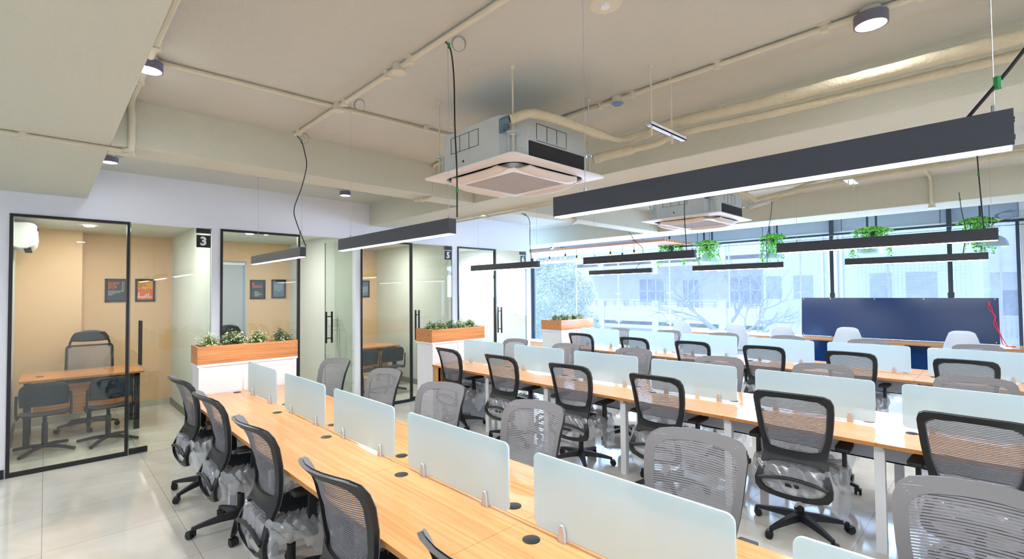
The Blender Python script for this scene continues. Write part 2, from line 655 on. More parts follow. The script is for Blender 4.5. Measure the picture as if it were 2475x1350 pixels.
struct(MB().box(XP, XP + .012, YB, -.28, 0, .09).obj('baseboard_left', M['blackmetal']))
struct(MB().box(-10.32, -10.2, 7.31, 10.7, 0, ZC).obj('wall_far_left', M['wall']))

# fixed glazed lights with black frames, and the frameless doors
fr = .028
for i, (y0, y1, y2) in enumerate(WY):
    t = struct(thing('window_%d' % (i + 1), None, None, (XP, y0, 0)))
    w = y1 - y0
    f = MB().box(-.045, .012, 0, fr, 0, ZF).box(-.045, .012, w - fr, w, 0, ZF).box(-.045, .012, fr, w - fr, 0, fr + .01).box(-.045, .012, fr, w - fr, ZF - fr, ZF)
    f.obj('window_frame', M['blackmetal'], t)
    MB().box(-.02, -.008, fr, w - fr, fr + .01, ZF - fr).obj('window_pane', M['glassgreen'], t)
    dw = y2 - y1
    hinge_y = y2 if i == 1 else y1
    d = struct(thing('door_%d' % (i + 1), None, None, (XP, hinge_y, 0)))
    if i == 1:
        d.rotation_euler = (0, 0, R(-80))
    # the leaf, in its own frame, from the hinge
    s = -1 if i == 1 else 1
    g = MB()
    a, c = sorted((s * .008, s * (dw - .01)))
    g.box(-.02, -.008, a, c, .01, ZF - .008)
    g.obj('glass_leaf', M['glassgreen'], d)
    e = MB().box(-.0205, -.0075, a - .002, a + .002, .01, ZF - .008).box(-.0205, -.0075, c - .002, c + .002, .01, ZF - .008)
    e.obj('leaf_edge', M['glassedge'], d)
    hy = s * (dw - .12) if i == 1 else .105
    hd = MB()
    for xx in (-.065, .04):
        hd.box(xx - .012, xx + .012, hy - .012, hy + .012, 1.01, 1.52)
    for zz in (1.09, 1.44):
        hd.cyl((-.065, hy, zz), (.04, hy, zz), .009, 10)
    hd.obj('pull_handle', M['blackmetal'], d, bevel=.002)
    ft = sorted((s * .01, s * .18))
    MB().box(-.03, .003, ft[0], ft[1], .006, .066).obj('floor_patch_fitting', M['blackmetal'], d, bevel=.002)
    if i in (0, 2, 3):
        MB().box(-.03, .004, dw - .17, dw - .012, ZF - .072, ZF - .012).obj('top_patch_fitting', M['blackmetal'], d, bevel=.002)
        pl = MB().box(-.007, -.004, dw - .165, dw - .015, 2.405, 2.56).obj('number_plate', M['blackmetal'], d)
        tag(pl, 'black square door number plate')
        text_mesh('digit', '3 56'[i] if i else '3', .145, M['ink_white'], pl, faceX(-.002, dw - .09, 2.48), bold=.006)
    else:
        MB().box(-.03, .004, -.17, -.012, ZF - .072, ZF - .012).obj('top_patch_fitting', M['blackmetal'], d, bevel=.002)
    MB().box(-.06, 0, -.012, 0, 0, .01)

# ---------- the long window
WX0, WX1, WZ0, WZ1 = -9.9, 0.12, 0.42, 2.80
joints = [-9.82, -8.25, -6.9, -5.5, -4.14, -2.79, -1.45, -0.08]
t = struct(thing('window_5', None, None, (0, YWIN, 0)))
f = MB().box(WX0 - .05, WX0, -.05, .06, WZ0, WZ1).box(WX0 - .05, WX1 + .02, -.05, .06, WZ0 - .06, WZ0).box(WX0 - .05, WX1 + .02, -.05, .06, WZ1, WZ1 + .06)
f.obj('window_frame', M['white'], t)
MB().box(WX1 - .03, WX1 + .03, -.08, .06, WZ0, WZ1).obj('window_jamb', M['rail'], t)
MB().box(WX0 + .0, WX0 + .05, -.08, .06, WZ0, WZ1).obj('window_jamb', M['rail'], t)
xs = [WX0] + joints[1:] + [WX1]
for k in range(len(xs) - 1):
    MB().box(xs[k] + .004, xs[k + 1] - .004, 0, .01, WZ0, WZ1).obj('window_pane', M['winglass'], t)
j = MB()
for x in joints[1:]:
    j.box(x - .009, x + .009, -.012, .022, WZ0, WZ1)
j.obj('silicone_joint', M['ink_white'], t)
for x in (-6.9, -5.5, -2.79):
    sp = MB()
    for z in (1.05, 1.45, 1.75):
        sp.box(x - .09, x + .09, -.02, .0, z - .008, z + .008).box(x - .02, x + .02, -.03, .0, z - .03, z + .03)
    sp.obj('spider_fitting', M['ink_white'], t)
struct(MB().box(-10.2, 0.13, YWIN - .08, YWIN + .2, 0, WZ0 - .06).obj('wall_front', M['wall']))
struct(MB().box(-10.2, -9.95, YWIN - .02, YWIN + .2, 0, ZC).obj('wall_front_left', M['wall']))
# grey panelling between window head and slab
p = MB()
x = -10.2
for wd in [1.35] * 7 + [0.9]:
    p.box(x + .006, min(x + wd, .13) - .006, YWIN - .03, YWIN + .1, WZ1 + .06, ZC)
    x += wd
p.box(-10.2, .13, YWIN, YWIN + .1, WZ1 + .06, ZC)
struct(p.obj('trim_5', M['panelgrey']))
struct(MB().box(-10.2, -5.6, 10.05, YWIN - .05, 0, .40).obj('trim_6', M['woodX']))
struct(MB().box(-10.2, -5.6, 10.0, YWIN - .05, .40, .43).obj('trim_7', M['white']))

# ================================================================== CEILING SERVICES
def conduit(name, label, pts, r=.016, boxes=(), clamps=(), cat='conduit'):
    t = MB().tube(pts, r, 10).obj(name, M['pipe'])
    tag(t, label, cat)
    for c in clamps:
        c = Vector(c)
        m = MB()
        m.cyl(c - Vector((0, 0, r + .006)), c + Vector((0, 0, r + .004)), r + .006, 12)
        m.box(c.x - .032, c.x + .032, c.y - .032, c.y + .032, c.z + r - .001, c.z + r + .004)
        m.obj('pipe_clamp', M['pipe'], t)
    for c in boxes:
        c = Vector(c)
        m = MB().lathe([(0, -.03), (.045, -.03), (.045, -.022), (.038, -.02), (.036, .024), (0, .024)], c, 20)
        m.obj('junction_box', M['pipe'], t)
    return t


zc_ = ZC - .020
conduit('conduit', 'thin cream conduit along the slab above the front bench', [(-4.31, 1.55, zc_), (0.9, 1.55, zc_)], .0165,
        [(-2.585, 1.55, zc_ - .002), (-3.44, 1.55, zc_ - .002)], [(-4.2, 1.55, zc_), (-3.33, 1.55, zc_), (-2.72, 1.55, zc_), (-2.45, 1.55, zc_), (-1.5, 1.55, zc_)])
conduit('conduit', 'cream conduit crossing the slab from corner lamp to air conditioner', [(-3.50, .46, zc_), (-3.40, 2.75, zc_), (-3.7, 3.02, zc_)], .0145,
        [], [(-3.4, 2.3, zc_)])
conduit('conduit', 'thick cream conduit beside the front dropped slab, running through the corner lamp',
        [(-1.2, .42, zc_ - .006), (-3.95, .42, zc_ - .006), (-4.26, .42, zc_ - .006), (-4.34, .425, zc_ - .03), (-4.345, .43, zc_ - .09), (-4.345, .43, 2.92), (-4.36, .43, 2.862), (-4.42, .41, 2.855)],
        .021, [(-4.44, .42, 2.858)], [(-3.25, .42, zc_ - .006), (-3.86, .42, zc_ - .006)])
conduit('conduit', 'cream conduit under the dropped slab at upper left', [(-4.44, .42, 2.862), (-4.44, -.95, 2.862)], .015, [], [(-4.44, -.12, 2.862)])
conduit('conduit', 'cream conduit along the slab through the blue sensor and right lamp', [(-3.6, 2.97, zc_), (1.8, 2.97, zc_)], .016, [],
        [(-2.1, 2.97, zc_), (-1.82, 2.97, zc_), (-1.22, 2.97, zc_), (-.65, 2.97, zc_), (-.25, 2.97, zc_)])
conduit('conduit', 'bent cream conduit dropping down beam face left of air conditioner',
        [(-3.6, 2.97, zc_), (-4.3, 3.02, zc_), (-4.385, 3.055, zc_ - .01), (-4.40, 3.065, zc_ - .07), (-4.40, 3.065, 2.93), (-4.405, 3.06, 2.875), (-4.45, 3.04, 2.858), (-4.66, 2.99, 2.858)],
        .0165, [], [(-4.55, 3.015, 2.858)])
conduit('conduit', 'pair of cream conduits under far edge of the middle beam, upper run', [(-6.2, 4.29, 2.875), (-1.0, 4.29, 2.875)], .013)
conduit('conduit', 'pair of cream conduits under far edge of the middle beam, lower run', [(-6.0, 4.32, 2.845), (-1.0, 4.32, 2.845)], .013, [],
        [(-4.92, 4.32, 2.845), (-4.1, 4.32, 2.845)])
conduit('conduit', 'short bent cream conduit hanging at beam crossing over middle bench', [(-4.40, 5.5, ZC - .02), (-4.40, 5.56, 2.93), (-4.42, 5.62, 2.86), (-4.68, 5.86, 2.855)], .0145)
conduit('conduit', 'white conduit dropping down face of the window-side beam', [(-.655, 7.4, zc_), (-.655, 7.9, zc_), (-.655, 7.99, zc_ - .02), (-.655, 8.0, 3.1), (-.655, 8.0, 2.92), (-.655, 8.02, 2.862)],
        .017, [(-.655, 8.06, 2.855)], [])
conduit('conduit', 'slim cream conduit on slab behind second air conditioner', [(-3.1, 7.12, zc_), (-.45, 7.12, zc_)], .012, [(-.68, 7.12, zc_)], [(-1.5, 7.12, zc_)])


def downlight(loc, label, on=True, big=1.0):
    t = thing('surface_downlight', label, 'ceiling lamp', loc, 0, 'round surface mounted downlights')
    r = .073 * big
    MB().lathe([(0, 0), (r * .62, 0), (r * .62, -.03), (r * .5, -.045)], n=20).obj('mounting_box', M['pipe'], t)
    MB().lathe([(0, -.032), (r, -.032), (r, -.085), (r * .9, -.085), (r * .88, -.078), (0, -.078)], n=32).obj('housing', mat_h, t)
    MB().lathe([(0, -.083), (r * .86, -.083), (r * .86, -.0785)], n=32).obj('lens', M['spot'], t)
    return t


mat_h = mat('lavender_grey_metal', srgb(110, 108, 128), 0.4)
DL = [((-3.50, .42, ZC), 'round grey downlight glowing beside the dropped slab, upper left'),
      ((-6.2, .44, ZC), 'small round downlight under the far end of the dropped slab'),
      ((-6.22, 2.9, ZC), 'round downlight near the white wall above the second glazed cabin'),
      ((-.45, 2.97, ZC), 'large round downlight glowing on the conduit at upper right'),
      ((-6.3, 5.45, ZC), 'round downlight glimpsed below the middle beam at the far white wall')]
for l, lab in DL:
    downlight(l, lab)
    light('ceiling_glow', 'AREA', (l[0], l[1], l[2] - .1), 2, (0.95, 0.95, 1.0), .13)
# added fill lights without fixtures, over the unseen rest of the hall
UN = [(1.6, 0.6), (1.6, 3.0), (1.6, 5.6), (-1.5, -1.6), (-4.5, -1.8), (1.2, -1.6), (1.4, 7.3)]
for k, (x, y) in enumerate(UN):
    light('ceiling_glow', 'AREA', (x, y, ZC - .1), 28, (0.92, 0.96, 1.0), .14)

# little ceiling items
t = thing('motion_sensor', 'small blue-lensed sensor on the ceiling conduit', 'sensor', (-1.947, 2.97, ZC))
MB().lathe([(0, 0), (.04, 0), (.038, -.045), (0, -.045)], n=20).obj('mounting_box', M['pipe'], t)
MB().lathe([(0, -.062), (.03, -.058), (.045, -.046), (.04, -.044)], n=24).obj('lens', mat('blue_sensor_lens', srgb(110, 140, 190), 0.15), t)
t = thing('ceiling_rose', 'round cream ceiling disc with small centre cap', 'ceiling fitting', (-1.345, 1.96, ZC))
MB().lathe([(0, -.006), (.075, -.006), (.082, 0)], n=32).obj('disc', M['pipe'], t)
MB().lathe([(0, -.02), (.022, -.018), (.026, -.006)], n=20).obj('centre_cap', M['ink_white'], t)
for (x, y), lab in {(-2.316, 1.977): 'flat round cover plate on ceiling in front of air conditioner', (-4.14, 1.9): 'flat round cover plate on ceiling beside the long beam',
                    (-6.3, 1.9): 'faint round cover plate on ceiling near the white wall'}.items():
    tag(MB().lathe([(0, -.004), (.075, -.004), (.078, 0)], (x, y, ZC), 28).obj('cover_plate', M['ceil']), lab, 'cover plate')

# ---------- cassette air conditioners
def cassette(loc, label):
    t = thing('cassette_air_conditioner', label, 'air conditioner', loc, 0, 'ceiling cassette air conditioners')
    s, c = .42, .13
    o = [(-s + c, -s), (s - c, -s), (s, -s + c), (s, s - c), (s - c, s), (-s + c, s), (-s, s - c), (-s, -s + c)]
    MB().prism(o, .025, .30).obj('casing', M['galv'], t, bevel=.003)
    # foam band round the lower right side, punched outlines and flange
    MB().box(s - .002, s + .008, -s + c + .01, s - c - .01, .03, .135).obj('foam_band', M['foam'], t)
    mk = MB()
    for k in range(4):
        x0 = -.21 + k * .1
        mk.box(x0, x0 + .004, -s - .0015, -s + .001, .15, .26)
        mk.box(s - .001, s + .0015, x0, x0 + .004, .16, .26)
    for z in (.15, .26):
        mk.box(-.21, .094, -s - .0015, -s + .001, z, z + .003)
        mk.box(s - .001, s + .0015, -.21, .094, z, z + .003)
    mk.cyl((-.07, -s - .002, .075), (-.07, -s + .002, .075), .009, 12)
    mk.obj('punched_outline', M['foam'], t)
    MB().prism([(a * 1.004, b_ * 1.004) for a, b_ in o], .015, .027).obj('gasket', M['foam'], t)
    # fascia panel: square plate with sunk ring
    w, zi = .475, .375
    p = MB()
    rr = .05

    def rsq(h, r, z, n=6):
        out = []
        for q, (sx, sy) in enumerate(((1, 1), (-1, 1), (-1, -1), (1, -1))):
            for k in range(n + 1):
                a = PI / 2 * q + PI / 2 * k / n
                out.append(Vector((sx * (h - r) + r * math.cos(a), sy * (h - r) + r * math.sin(a), z)))
        return out
    rings = [rsq(w, .03, .018), rsq(w, .03, .008), rsq(zi + .03, .12, -.008), rsq(zi + .01, .11, .0), rsq(zi + .008, .11, .03)]
    n = len(rings[0])
    vs = [v for r_ in rings for v in r_]
    fs = []
    for i in range(len(rings) - 1):
        for k in range(n):
            k2 = (k + 1) % n
            fs.append((i * n + k, i * n + k2, (i + 1) * n + k2, (i + 1) * n + k))
    p.add(vs, fs, True)
    p.add(rings[0], [tuple(range(n))])
    p.obj('fascia_panel', M['acwhite'], t)
    # centre intake: raised frame and grille
    g = MB()
    ra = rsq(.315, .05, -.034)
    rb = rsq(.325, .06, -.026)
    rc = rsq(.33, .07, .01)
    rin = rsq(.262, .012, -.034)
    rin2 = rsq(.262, .012, -.028)
    vs = [v for r_ in (rc, rb, ra, rin, rin2) for v in r_]
    fs = [(i * n + k, i * n + (k + 1) % n, (i + 1) * n + (k + 1) % n, (i + 1) * n + k) for i in range(4) for k in range(n)]
    g.add(vs, fs, True)
    g.obj('intake_frame', M['acwhite'], t)
    g = MB().box(-.261, .261, -.261, .261, -.028, -.024)
    for k in range(30):
        a = -.257 + k * .514 / 29
        g.box(-.261, .261, a - .0022, a + .0022, -.0315, -.028)
        g.box(a - .0014, a + .0014, -.261, .261, -.0305, -.028)
    g.obj('intake_grille', M['grille'], t)
    for q in range(4):
        A = Matrix.Rotation(PI / 2 * q, 4, 'Z')

        def fl(u, v):
            x = (u - .5) * 2 * (.31 - .07 * (1 - v) ** 2)
            return A @ Vector((x, -.392 + .085 * v, -.006 - .052 * math.sin(PI * (0.10 + .72 * v)) * (1 - .55 * abs(2 * u - 1) ** 4)))
        MB().surf(fl, 10, 6).surf(lambda u, v: fl(u, v) + Vector((0, 0, .006)), 10, 6, flip=True).obj('louvre_flap', M['acflap'], t)
    # hanging brackets and rods at the four chamfers
    zt = ZC - loc[2]
    for q, (sx, sy) in enumerate(((1, 1), (-1, 1), (-1, -1), (1, -1))):
        x, y = sx * (s - c / 2 + .035), sy * (s - c / 2 + .035)
        bk = MB()
        A = Matrix.Translation((x, y, 0)) @ Matrix.Rotation(math.atan2(sy, sx), 4, 'Z')
        bk.box(-.035, .02, -.035, .035, .165, .175, A).box(-.035, -.028, -.035, -.022, .05, .17, A).box(-.035, -.028, .022, .035, .05, .17, A)
        bo = bk.obj('hanging_bracket', M['galv'], t)
        rd = MB().cyl((x, y, .05), (x, y, zt), .0055, 8)
        rd.cyl((x, y, .177), (x, y, .188), .014, 6).cyl((x, y, .152), (x, y, .163), .014, 6).lathe([(.006, zt - .022), (.014, zt - .016), (.018, zt)], (x, y, 0), 12)
        rd.obj('threaded_rod', M['pipe'], t)
    # drain spigot
    sp = MB()
    A = Matrix.Translation((s - .05, -s + .085, .225))
    sp.box(s - .125, s - .085, -s + .0, -s + .012, .18, .27)
    sp.tube([(s - .09, -s + .03, .22), (s - .06, -s - .02, .215), (s - .03, -s - .05, .222), (s + .0, -s - .03, .23)], .024, 12)
    sp.obj('drain_spigot', mat('blue_grey_spigot', srgb(90, 120, 140), 0.4), t)
    return t


AC1 = (-2.515, 2.47, 2.635)
AC2 = (-2.60, 5.62, 2.635)
cassette(AC1, 'large galvanised ceiling cassette air conditioner above the front bench, beside the long beam')
cassette(AC2, 'second cassette air conditioner behind the big black pendant, near the window')


def wavy(p0, p1, n, r, amp, seed):
    rnd = random.Random(seed)
    pts, rs = [], []
    p0, p1 = Vector(p0), Vector(p1)
    for i in range(n + 1):
        q = p0.lerp(p1, i / n) + Vector((0, rnd.uniform(-amp, amp), rnd.uniform(-amp, amp)))
        pts.append(q)
        rs.append(r * rnd.uniform(.93, 1.07))
    return pts, rs


def lag(name, label, pts, rs):
    tag(MB().tube(pts, rs, 12).obj(name, M['lagging']), label, 'pipe')


def spline(pts, k=6):
    """Catmull-Rom through pts"""
    P = [Vector(p) for p in pts]
    P = [P[0] * 2 - P[1]] + P + [P[-1] * 2 - P[-2]]
    out = []
    for i in range(1, len(P) - 2):
        for j in range(k):
            t_ = j / k
            a, b_, c_, d_ = P[i - 1], P[i], P[i + 1], P[i + 2]
            out.append(.5 * ((2 * b_) + (c_ - a) * t_ + (2 * a - 5 * b_ + 4 * c_ - d_) * t_ * t_ + (3 * b_ - a - 3 * c_ + d_) * t_ ** 3))
    out.append(P[-2])
    return out


rnd = random.Random(3)
# drain pipe of the first unit, then along the beam
pts = spline([(-2.10, 2.03, 2.865), (-2.02, 2.13, 2.905), (-1.97, 2.30, 2.90), (-1.94, 2.55, 2.89), (-1.93, 2.80, 2.89), (-1.92, 3.0, 2.90)])
lag('lagged_drain_pipe', 'thick cloth-wrapped drain pipe bending off the first air conditioner casing', pts, [(.030 if i < 24 else .02) * rnd.uniform(.94, 1.06) for i in range(len(pts))])
pts = spline([(-1.92, 3.0, 2.90), (-1.78, 3.07, 2.93), (-1.55, 3.1, 2.965), (-1.0, 3.16, 2.96), (-.4, 3.2, 2.965), (.2, 3.24, 2.97), (1.6, 3.3, 2.98)], 10)
lag('lagged_pipe', 'upper cloth-wrapped pipe running from first air conditioner to the right', pts, [.034 * rnd.uniform(.94, 1.06) for _ in pts])
pts = spline([(-2.09, 2.86, 2.77), (-2.0, 2.93, 2.80), (-1.86, 3.0, 2.82), (-1.7, 3.06, 2.84), (-1.52, 3.13, 2.892), (-1.0, 3.2, 2.895), (-.4, 3.26, 2.905), (.2, 3.30, 2.91), (1.6, 3.34, 2.915)], 10)
lag('lagged_pipe', 'lower cloth-wrapped pipe sagging from first air conditioner under the bracket', pts, [(.034 if i < 22 else .024) * rnd.uniform(.9, 1.1) for i, _ in enumerate(pts)])
t = thing('pipe_hanger', 'white slotted channel on two rods carrying the cloth-wrapped pipes', 'bracket', (-1.53, 2.84, ZC))
for dy in (-.13, .13):
    MB().cyl((0, dy, -.44), (0, dy, 0), .006, 8).lathe([(.007, -.02), (.016, 0)], (0, dy, 0), 12).obj('rod', M['pipe'], t)
MB().box(-.02, .02, -.16, .30, -.385, -.378).box(-.02, -.016, -.16, .30, -.385, -.36).box(.016, .02, -.16, .30, -.385, -.36).obj('channel', M['white'], t)
# second unit's pipes
pts = spline([(-2.18, 5.17, 2.865), (-2.10, 5.27, 2.90), (-2.05, 5.45, 2.89), (-2.02, 5.7, 2.87), (-2.0, 5.85, 2.83)])
lag('lagged_drain_pipe', 'cloth-wrapped drain pipe bending off the second air conditioner', pts, [.028 * rnd.uniform(.94, 1.06) for _ in pts])
pts = spline([(-2.0, 5.85, 2.84), (-1.7, 5.95, 2.90), (-1.3, 6.05, 2.95), (-.9, 6.1, 2.97), (-.4, 6.15, 2.985), (.2, 6.2, 3.0), (1.6, 6.25, 3.0)], 8)
lag('lagged_pipe', 'straight cloth-wrapped pipe from second air conditioner to the right', pts, [.026 * rnd.uniform(.95, 1.05) for _ in pts])
pts = spline([(-2.15, 6.0, 2.78), (-1.95, 6.02, 2.83), (-1.6, 6.07, 2.96), (-1.3, 6.1, 3.04), (-.9, 6.13, 3.06), (-.5, 6.17, 3.05), (.1, 6.24, 3.06), (1.6, 6.3, 3.06)], 8)
lag('lagged_pipe', 'curving cloth-wrapped pipe crossing over the straight one by second air conditioner', pts, [.022 * rnd.uniform(.95, 1.05) for _ in pts])
tag(MB().tube([(-2.13, 5.98, 2.80), (-1.9, 6.02, 2.84)], .03, 12).obj('foil_pipe_sleeve', M['galv']), 'silver sleeve on the pipe leaving second air conditioner', 'pipe')
t = thing('pipe_hanger', 'small white hanger on rods holding pipes of the second air conditioner', 'bracket', (-1.12, 6.0, ZC))
for dy in (-.09, .14):
    MB().cyl((0, dy, -.36), (0, dy, 0), .005, 8).obj('rod', M['pipe'], t)
MB().box(-.04, .04, -.12, .18, -.295, -.285).obj('channel', M['white'], t)

# ---------- linear pendant lights
def pendant(x0, x1, y, z, label, cable_pts, wire_xs, coil=()):
    L = x1 - x0
    t = thing('linear_pendant_light', label, 'pendant lamp', (x0, y, z), 0, 'black linear pendants over the benches')
    w = .042
    # channel housing, open below
    h = MB()
    h.box(0, L, -w / 2 - .004, -w / 2, -.082, 0).box(0, L, w / 2, w / 2 + .004, -.082, 0).box(0, L, -w / 2, w / 2, -.004, 0)
    h.box(0, .004, -w / 2, w / 2, -.082, -.004).box(L - .004, L, -w / 2, w / 2, -.082, -.004)
    for zz in (-.02, -.06):
        h.cyl((L, -w / 3, zz), (L + .002, -w / 3, zz), .003, 8).cyl((L, w / 3, zz), (L + .002, w / 3, zz), .003, 8)
    h.obj('housing', M['pendant'], t)
    MB().box(.004, L - .004, -w / 2 + .0005, w / 2 - .0005, -.0855, -.07).obj('diffuser', M['diffuser'], t)
    for wx in wire_xs:
        wr = MB().cyl((wx - x0, 0, 0), (wx - x0, 0, ZC - z - .02), .0012, 6)
        wr.cyl((wx - x0, 0, 0), (wx - x0, 0, .02), .006, 10)
        wr.obj('suspension_wire', M['steelwire'], t)
    if cable_pts:
        cp = spline([(a - x0, b_ - y, c_ - z) for a, b_, c_ in cable_pts], 5)
        cb = MB().tube(cp, .0042, 7).obj('power_cable', M['cable'], t)
        for q in (len(cp) // 7, -4):
            c0 = cp[q]
            MB().cyl(c0 - Vector((0, 0, .014)), c0 + Vector((0, 0, .014)), .0075, 8).obj('green_tape', M['greentape'], cb)
    for (a, b_, c_) in coil:
        k = MB()
        A = Matrix.Translation((a - x0, b_ - y, c_ - z)) @ Matrix.Rotation(R(50), 4, 'Z') @ Matrix.Rotation(R(90), 4, 'X')
        for j in range(4):
            r_ = .034 + .002 * j
            ring = [A @ Vector((r_ * math.cos(q * PI / 10), r_ * 1.15 * math.sin(q * PI / 10), .003 * j)) for q in range(21)]
            k.tube(ring, .0015, 5, False)
        k.obj('wire_coil', M['steelwire'], t)
    return t


PZ = 2.209
LP, LW = 2.09, 1.352
LAB = {(0, 2): 'black linear pendant farthest left, hanging in front of the second cabin',
       (0, 1): 'black linear pendant over the front bench, left of the first air conditioner',
       (0, 0): 'biggest nearest black linear pendant crossing the upper right of the picture',
       (1, 2): 'black linear pendant over middle bench, in front of the cabin door numbered 6',
       (1, 1): 'black linear pendant over middle bench, below the second air conditioner',
       (1, 0): 'black linear pendant over middle bench, at right in front of the window',
       (2, 2): 'short-looking black linear pendant over the window-side bench, left of the three',
       (2, 1): 'black linear pendant over window-side bench, middle of the three',
       (2, 0): 'black linear pendant over window-side bench, right of the three'}
CAB = {(0, 2): [(-4.29, 1.56, 3.19), (-4.20, 1.566, 3.12), (-4.125, 1.566, 3.0), (-4.09, 1.566, 2.88), (-4.2, 1.566, 2.72), (-4.37, 1.566, 2.56), (-4.30, 1.566, 2.42), (-4.1, 1.566, 2.21)],
       (0, 1): [(-2.12, 1.56, 3.19), (-2.075, 1.566, 3.12), (-2.05, 1.566, 2.95), (-2.045, 1.566, 2.7), (-2.03, 1.566, 2.45), (-2.03, 1.566, 2.21)],
       (0, 0): [(.20, 1.56, 2.72), (.12, 1.566, 2.48), (.03, 1.566, 2.33), (-.06, 1.566, 2.21)],
       (1, 2): [(-4.45, 4.5, 2.85), (-4.40, 4.55, 2.81), (-4.37, 4.57, 2.72), (-4.37, 4.57, 2.45), (-4.345, 4.57, 2.21)],
       (1, 1): [(-2.22, 4.57, 2.75), (-2.235, 4.57, 2.6), (-2.22, 4.57, 2.21)],
       (1, 0): [(-.12, 4.57, 3.1), (-.13, 4.57, 2.8), (-.11, 4.57, 2.21)],
       (2, 2): [(-4.65, 7.4, 2.86), (-4.60, 7.5, 2.7), (-4.5, 7.6, 2.55), (-4.55, 7.62, 2.35), (-4.66, 7.62, 2.21)],
       (2, 1): [(-2.34, 7.5, 3.15), (-2.40, 7.62, 2.9), (-2.47, 7.62, 2.5), (-2.46, 7.62, 2.21)],
       (2, 0): [(-.37, 7.5, 2.9), (-.36, 7.62, 2.7), (-.33, 7.62, 2.45), (-.36, 7.62, 2.21)]}
LX = {0: -.659, 1: -.716, 2: -.828}
LY = {0: 1.566, 1: 4.57, 2: 7.62}
for r_ in range(3):
    for k in range(3):
        cx = LX[r_] - k * LP
        co = []
        if r_ == 0:
            co = {2: [(-4.22, 1.6, 3.155)], 1: [(-2.05, 1.6, 3.16), (-3.20, 1.6, 3.155)], 0: []}[k]
        pendant(cx - LW / 2, cx + LW / 2, LY[r_], PZ, LAB[(r_, k)], CAB[(r_, k)], (cx - LW / 2 + .15, cx + LW / 2 - .03), co)
        light('pendant_glow', 'AREA', (cx, LY[r_], PZ - .092), 20, (.96, .98, 1.0), LW - .05, .035)

# ================================================================== BENCHES
ZD = 0.772
BY = [1.56, 4.556, 7.533]
BA = [-.02, -.138, -.262]
BP = [1.027, 1.025, 1.019]
BN = ['front', 'middle', 'window-side']
for r_ in range(3):
    y = BY[r_]
    xr = BA[r_] + BP[r_] * .5 + .0
    cuts = [xr - k * BP[r_] for k in range(6)] + [-5.835]
    t = thing('workstation_bench', 'long oak-topped double-sided office bench, the %s one of three' % BN[r_], 'desk', (0, y, 0), 0, 'long office benches')
    for k in range(6):
        a, b_ = cuts[k + 1] + .0012, cuts[k] - .0012
        for s in (-1, 1):
            y0, y1 = sorted((s * .022, s * .528))
            m = MB().box(a, b_, y0, y1, ZD - .025, ZD)
            m.mi = 1
            ye = s * .528
            m.box(a, b_, min(ye, ye + s * .001), max(ye, ye + s * .001), ZD - .0255, ZD - .0008)
            m.obj('desktop', [M['woodX'], M['edge']], t)
    # middle cover strip
    MB().box(cuts[6], cuts[0], -.0205, .0205, ZD - .02, ZD - .001).obj('cable_channel_cover', M['woodX'], t)
    # white steel legs under each joint and end
    for k in range(7):
        x = cuts[k] + (-.05 if k == 0 else .05 if k == 6 else 0)
        lg = MB()
        for s in (-1, 1):
            lg.box(x - .03, x + .03, s * .40 - .025, s * .40 + .025, 0, ZD - .06)
            lg.box(x - .026, x + .026, s * .40 - .03, s * .40 + .03, 0, .012)
        lg.box(x - .025, x + .025, -.45, .45, ZD - .065, ZD - .026)
        lg.obj('leg_frame', M['whitemetal'], t)
    # modesty / cable tray with socket plates
    tr = MB().box(cuts[6] + .1, cuts[0] - .1, -.08, -.07, .53, .715).box(cuts[6] + .1, cuts[0] - .1, .07, .08, .53, .715).box(cuts[6] + .1, cuts[0] - .1, -.08, .08, .53, .54)
    tr.obj('cable_tray', M['greymetal'], t)
    for k in range(6):
        for s in (-1, 1):
            xc = cuts[k + 1] + (.33 if s < 0 else .75)
            pm = MB()
            yy = s * .08
            y0, y1 = sorted((yy, yy + s * .012))
            pm.box(xc - .15, xc + .15, y0, y1, .59, .70)
            so = pm.obj('socket_plate', M['ink_white'], t)
            if s < 0:
                hl = MB()
                for q in range(4):
                    qx = xc - .11 + q * .073
                    if q == 1:
                        continue
                    hl.cyl((qx, yy - .0125, .660), (qx, yy - .0122, .660), .005, 8)
                    hl.cyl((qx - .011, yy - .0125, .634), (qx - .011, yy - .0122, .634), .004, 8)
                    hl.cyl((qx + .011, yy - .0125, .634), (qx + .011, yy - .0122, .634), .004, 8)
                hl.obj('socket_holes', M['ink_black'], so)
    if r_ == 0 or r_ == 1:
        MB().box(-5.83, -5.70, -.50, -.48, .40, ZD - .03).box(-5.72, -5.70, -.50, -.1, .40, ZD - .03).obj('side_panel', M['woodX'], t)
    # cable grommets
    for k in range(6):
        for s in (-1, 1):
            gx = cuts[k + 1] + .14 if s < 0 else cuts[k] - .14
            if k == 5 and s < 0:
                gx = -5.74
            gy = s * .085
            g = MB().lathe([(0, .0035), (.034, .0035), (.038, .002), (.038, 0)], (gx, gy, ZD), 24)
            g.box(gx - .012, gx + .014, gy + .006 - .02, gy + .0075 - .02, ZD + .003, ZD + .0042)
            g.box(gx - .012, gx + .014, gy - .022 - .008, gy - .021 - .008, ZD + .003, ZD + .0042)
            g.obj('cable_grommet', M['black'], t)

# frosted desk screens
def rrect(w, h, r, n=5):
    out = []
    for cx_, cy_, a0 in ((w / 2 - r, h - r, 0), (-w / 2 + r, h - r, 90), (-w / 2 + r, r, 180), (w / 2 - r, r, 270)):
        for k in range(n + 1):
            a = R(a0 + 90 * k / n)
            out.append((cx_ + r * math.cos(a), cy_ + r * math.sin(a)))
    return out


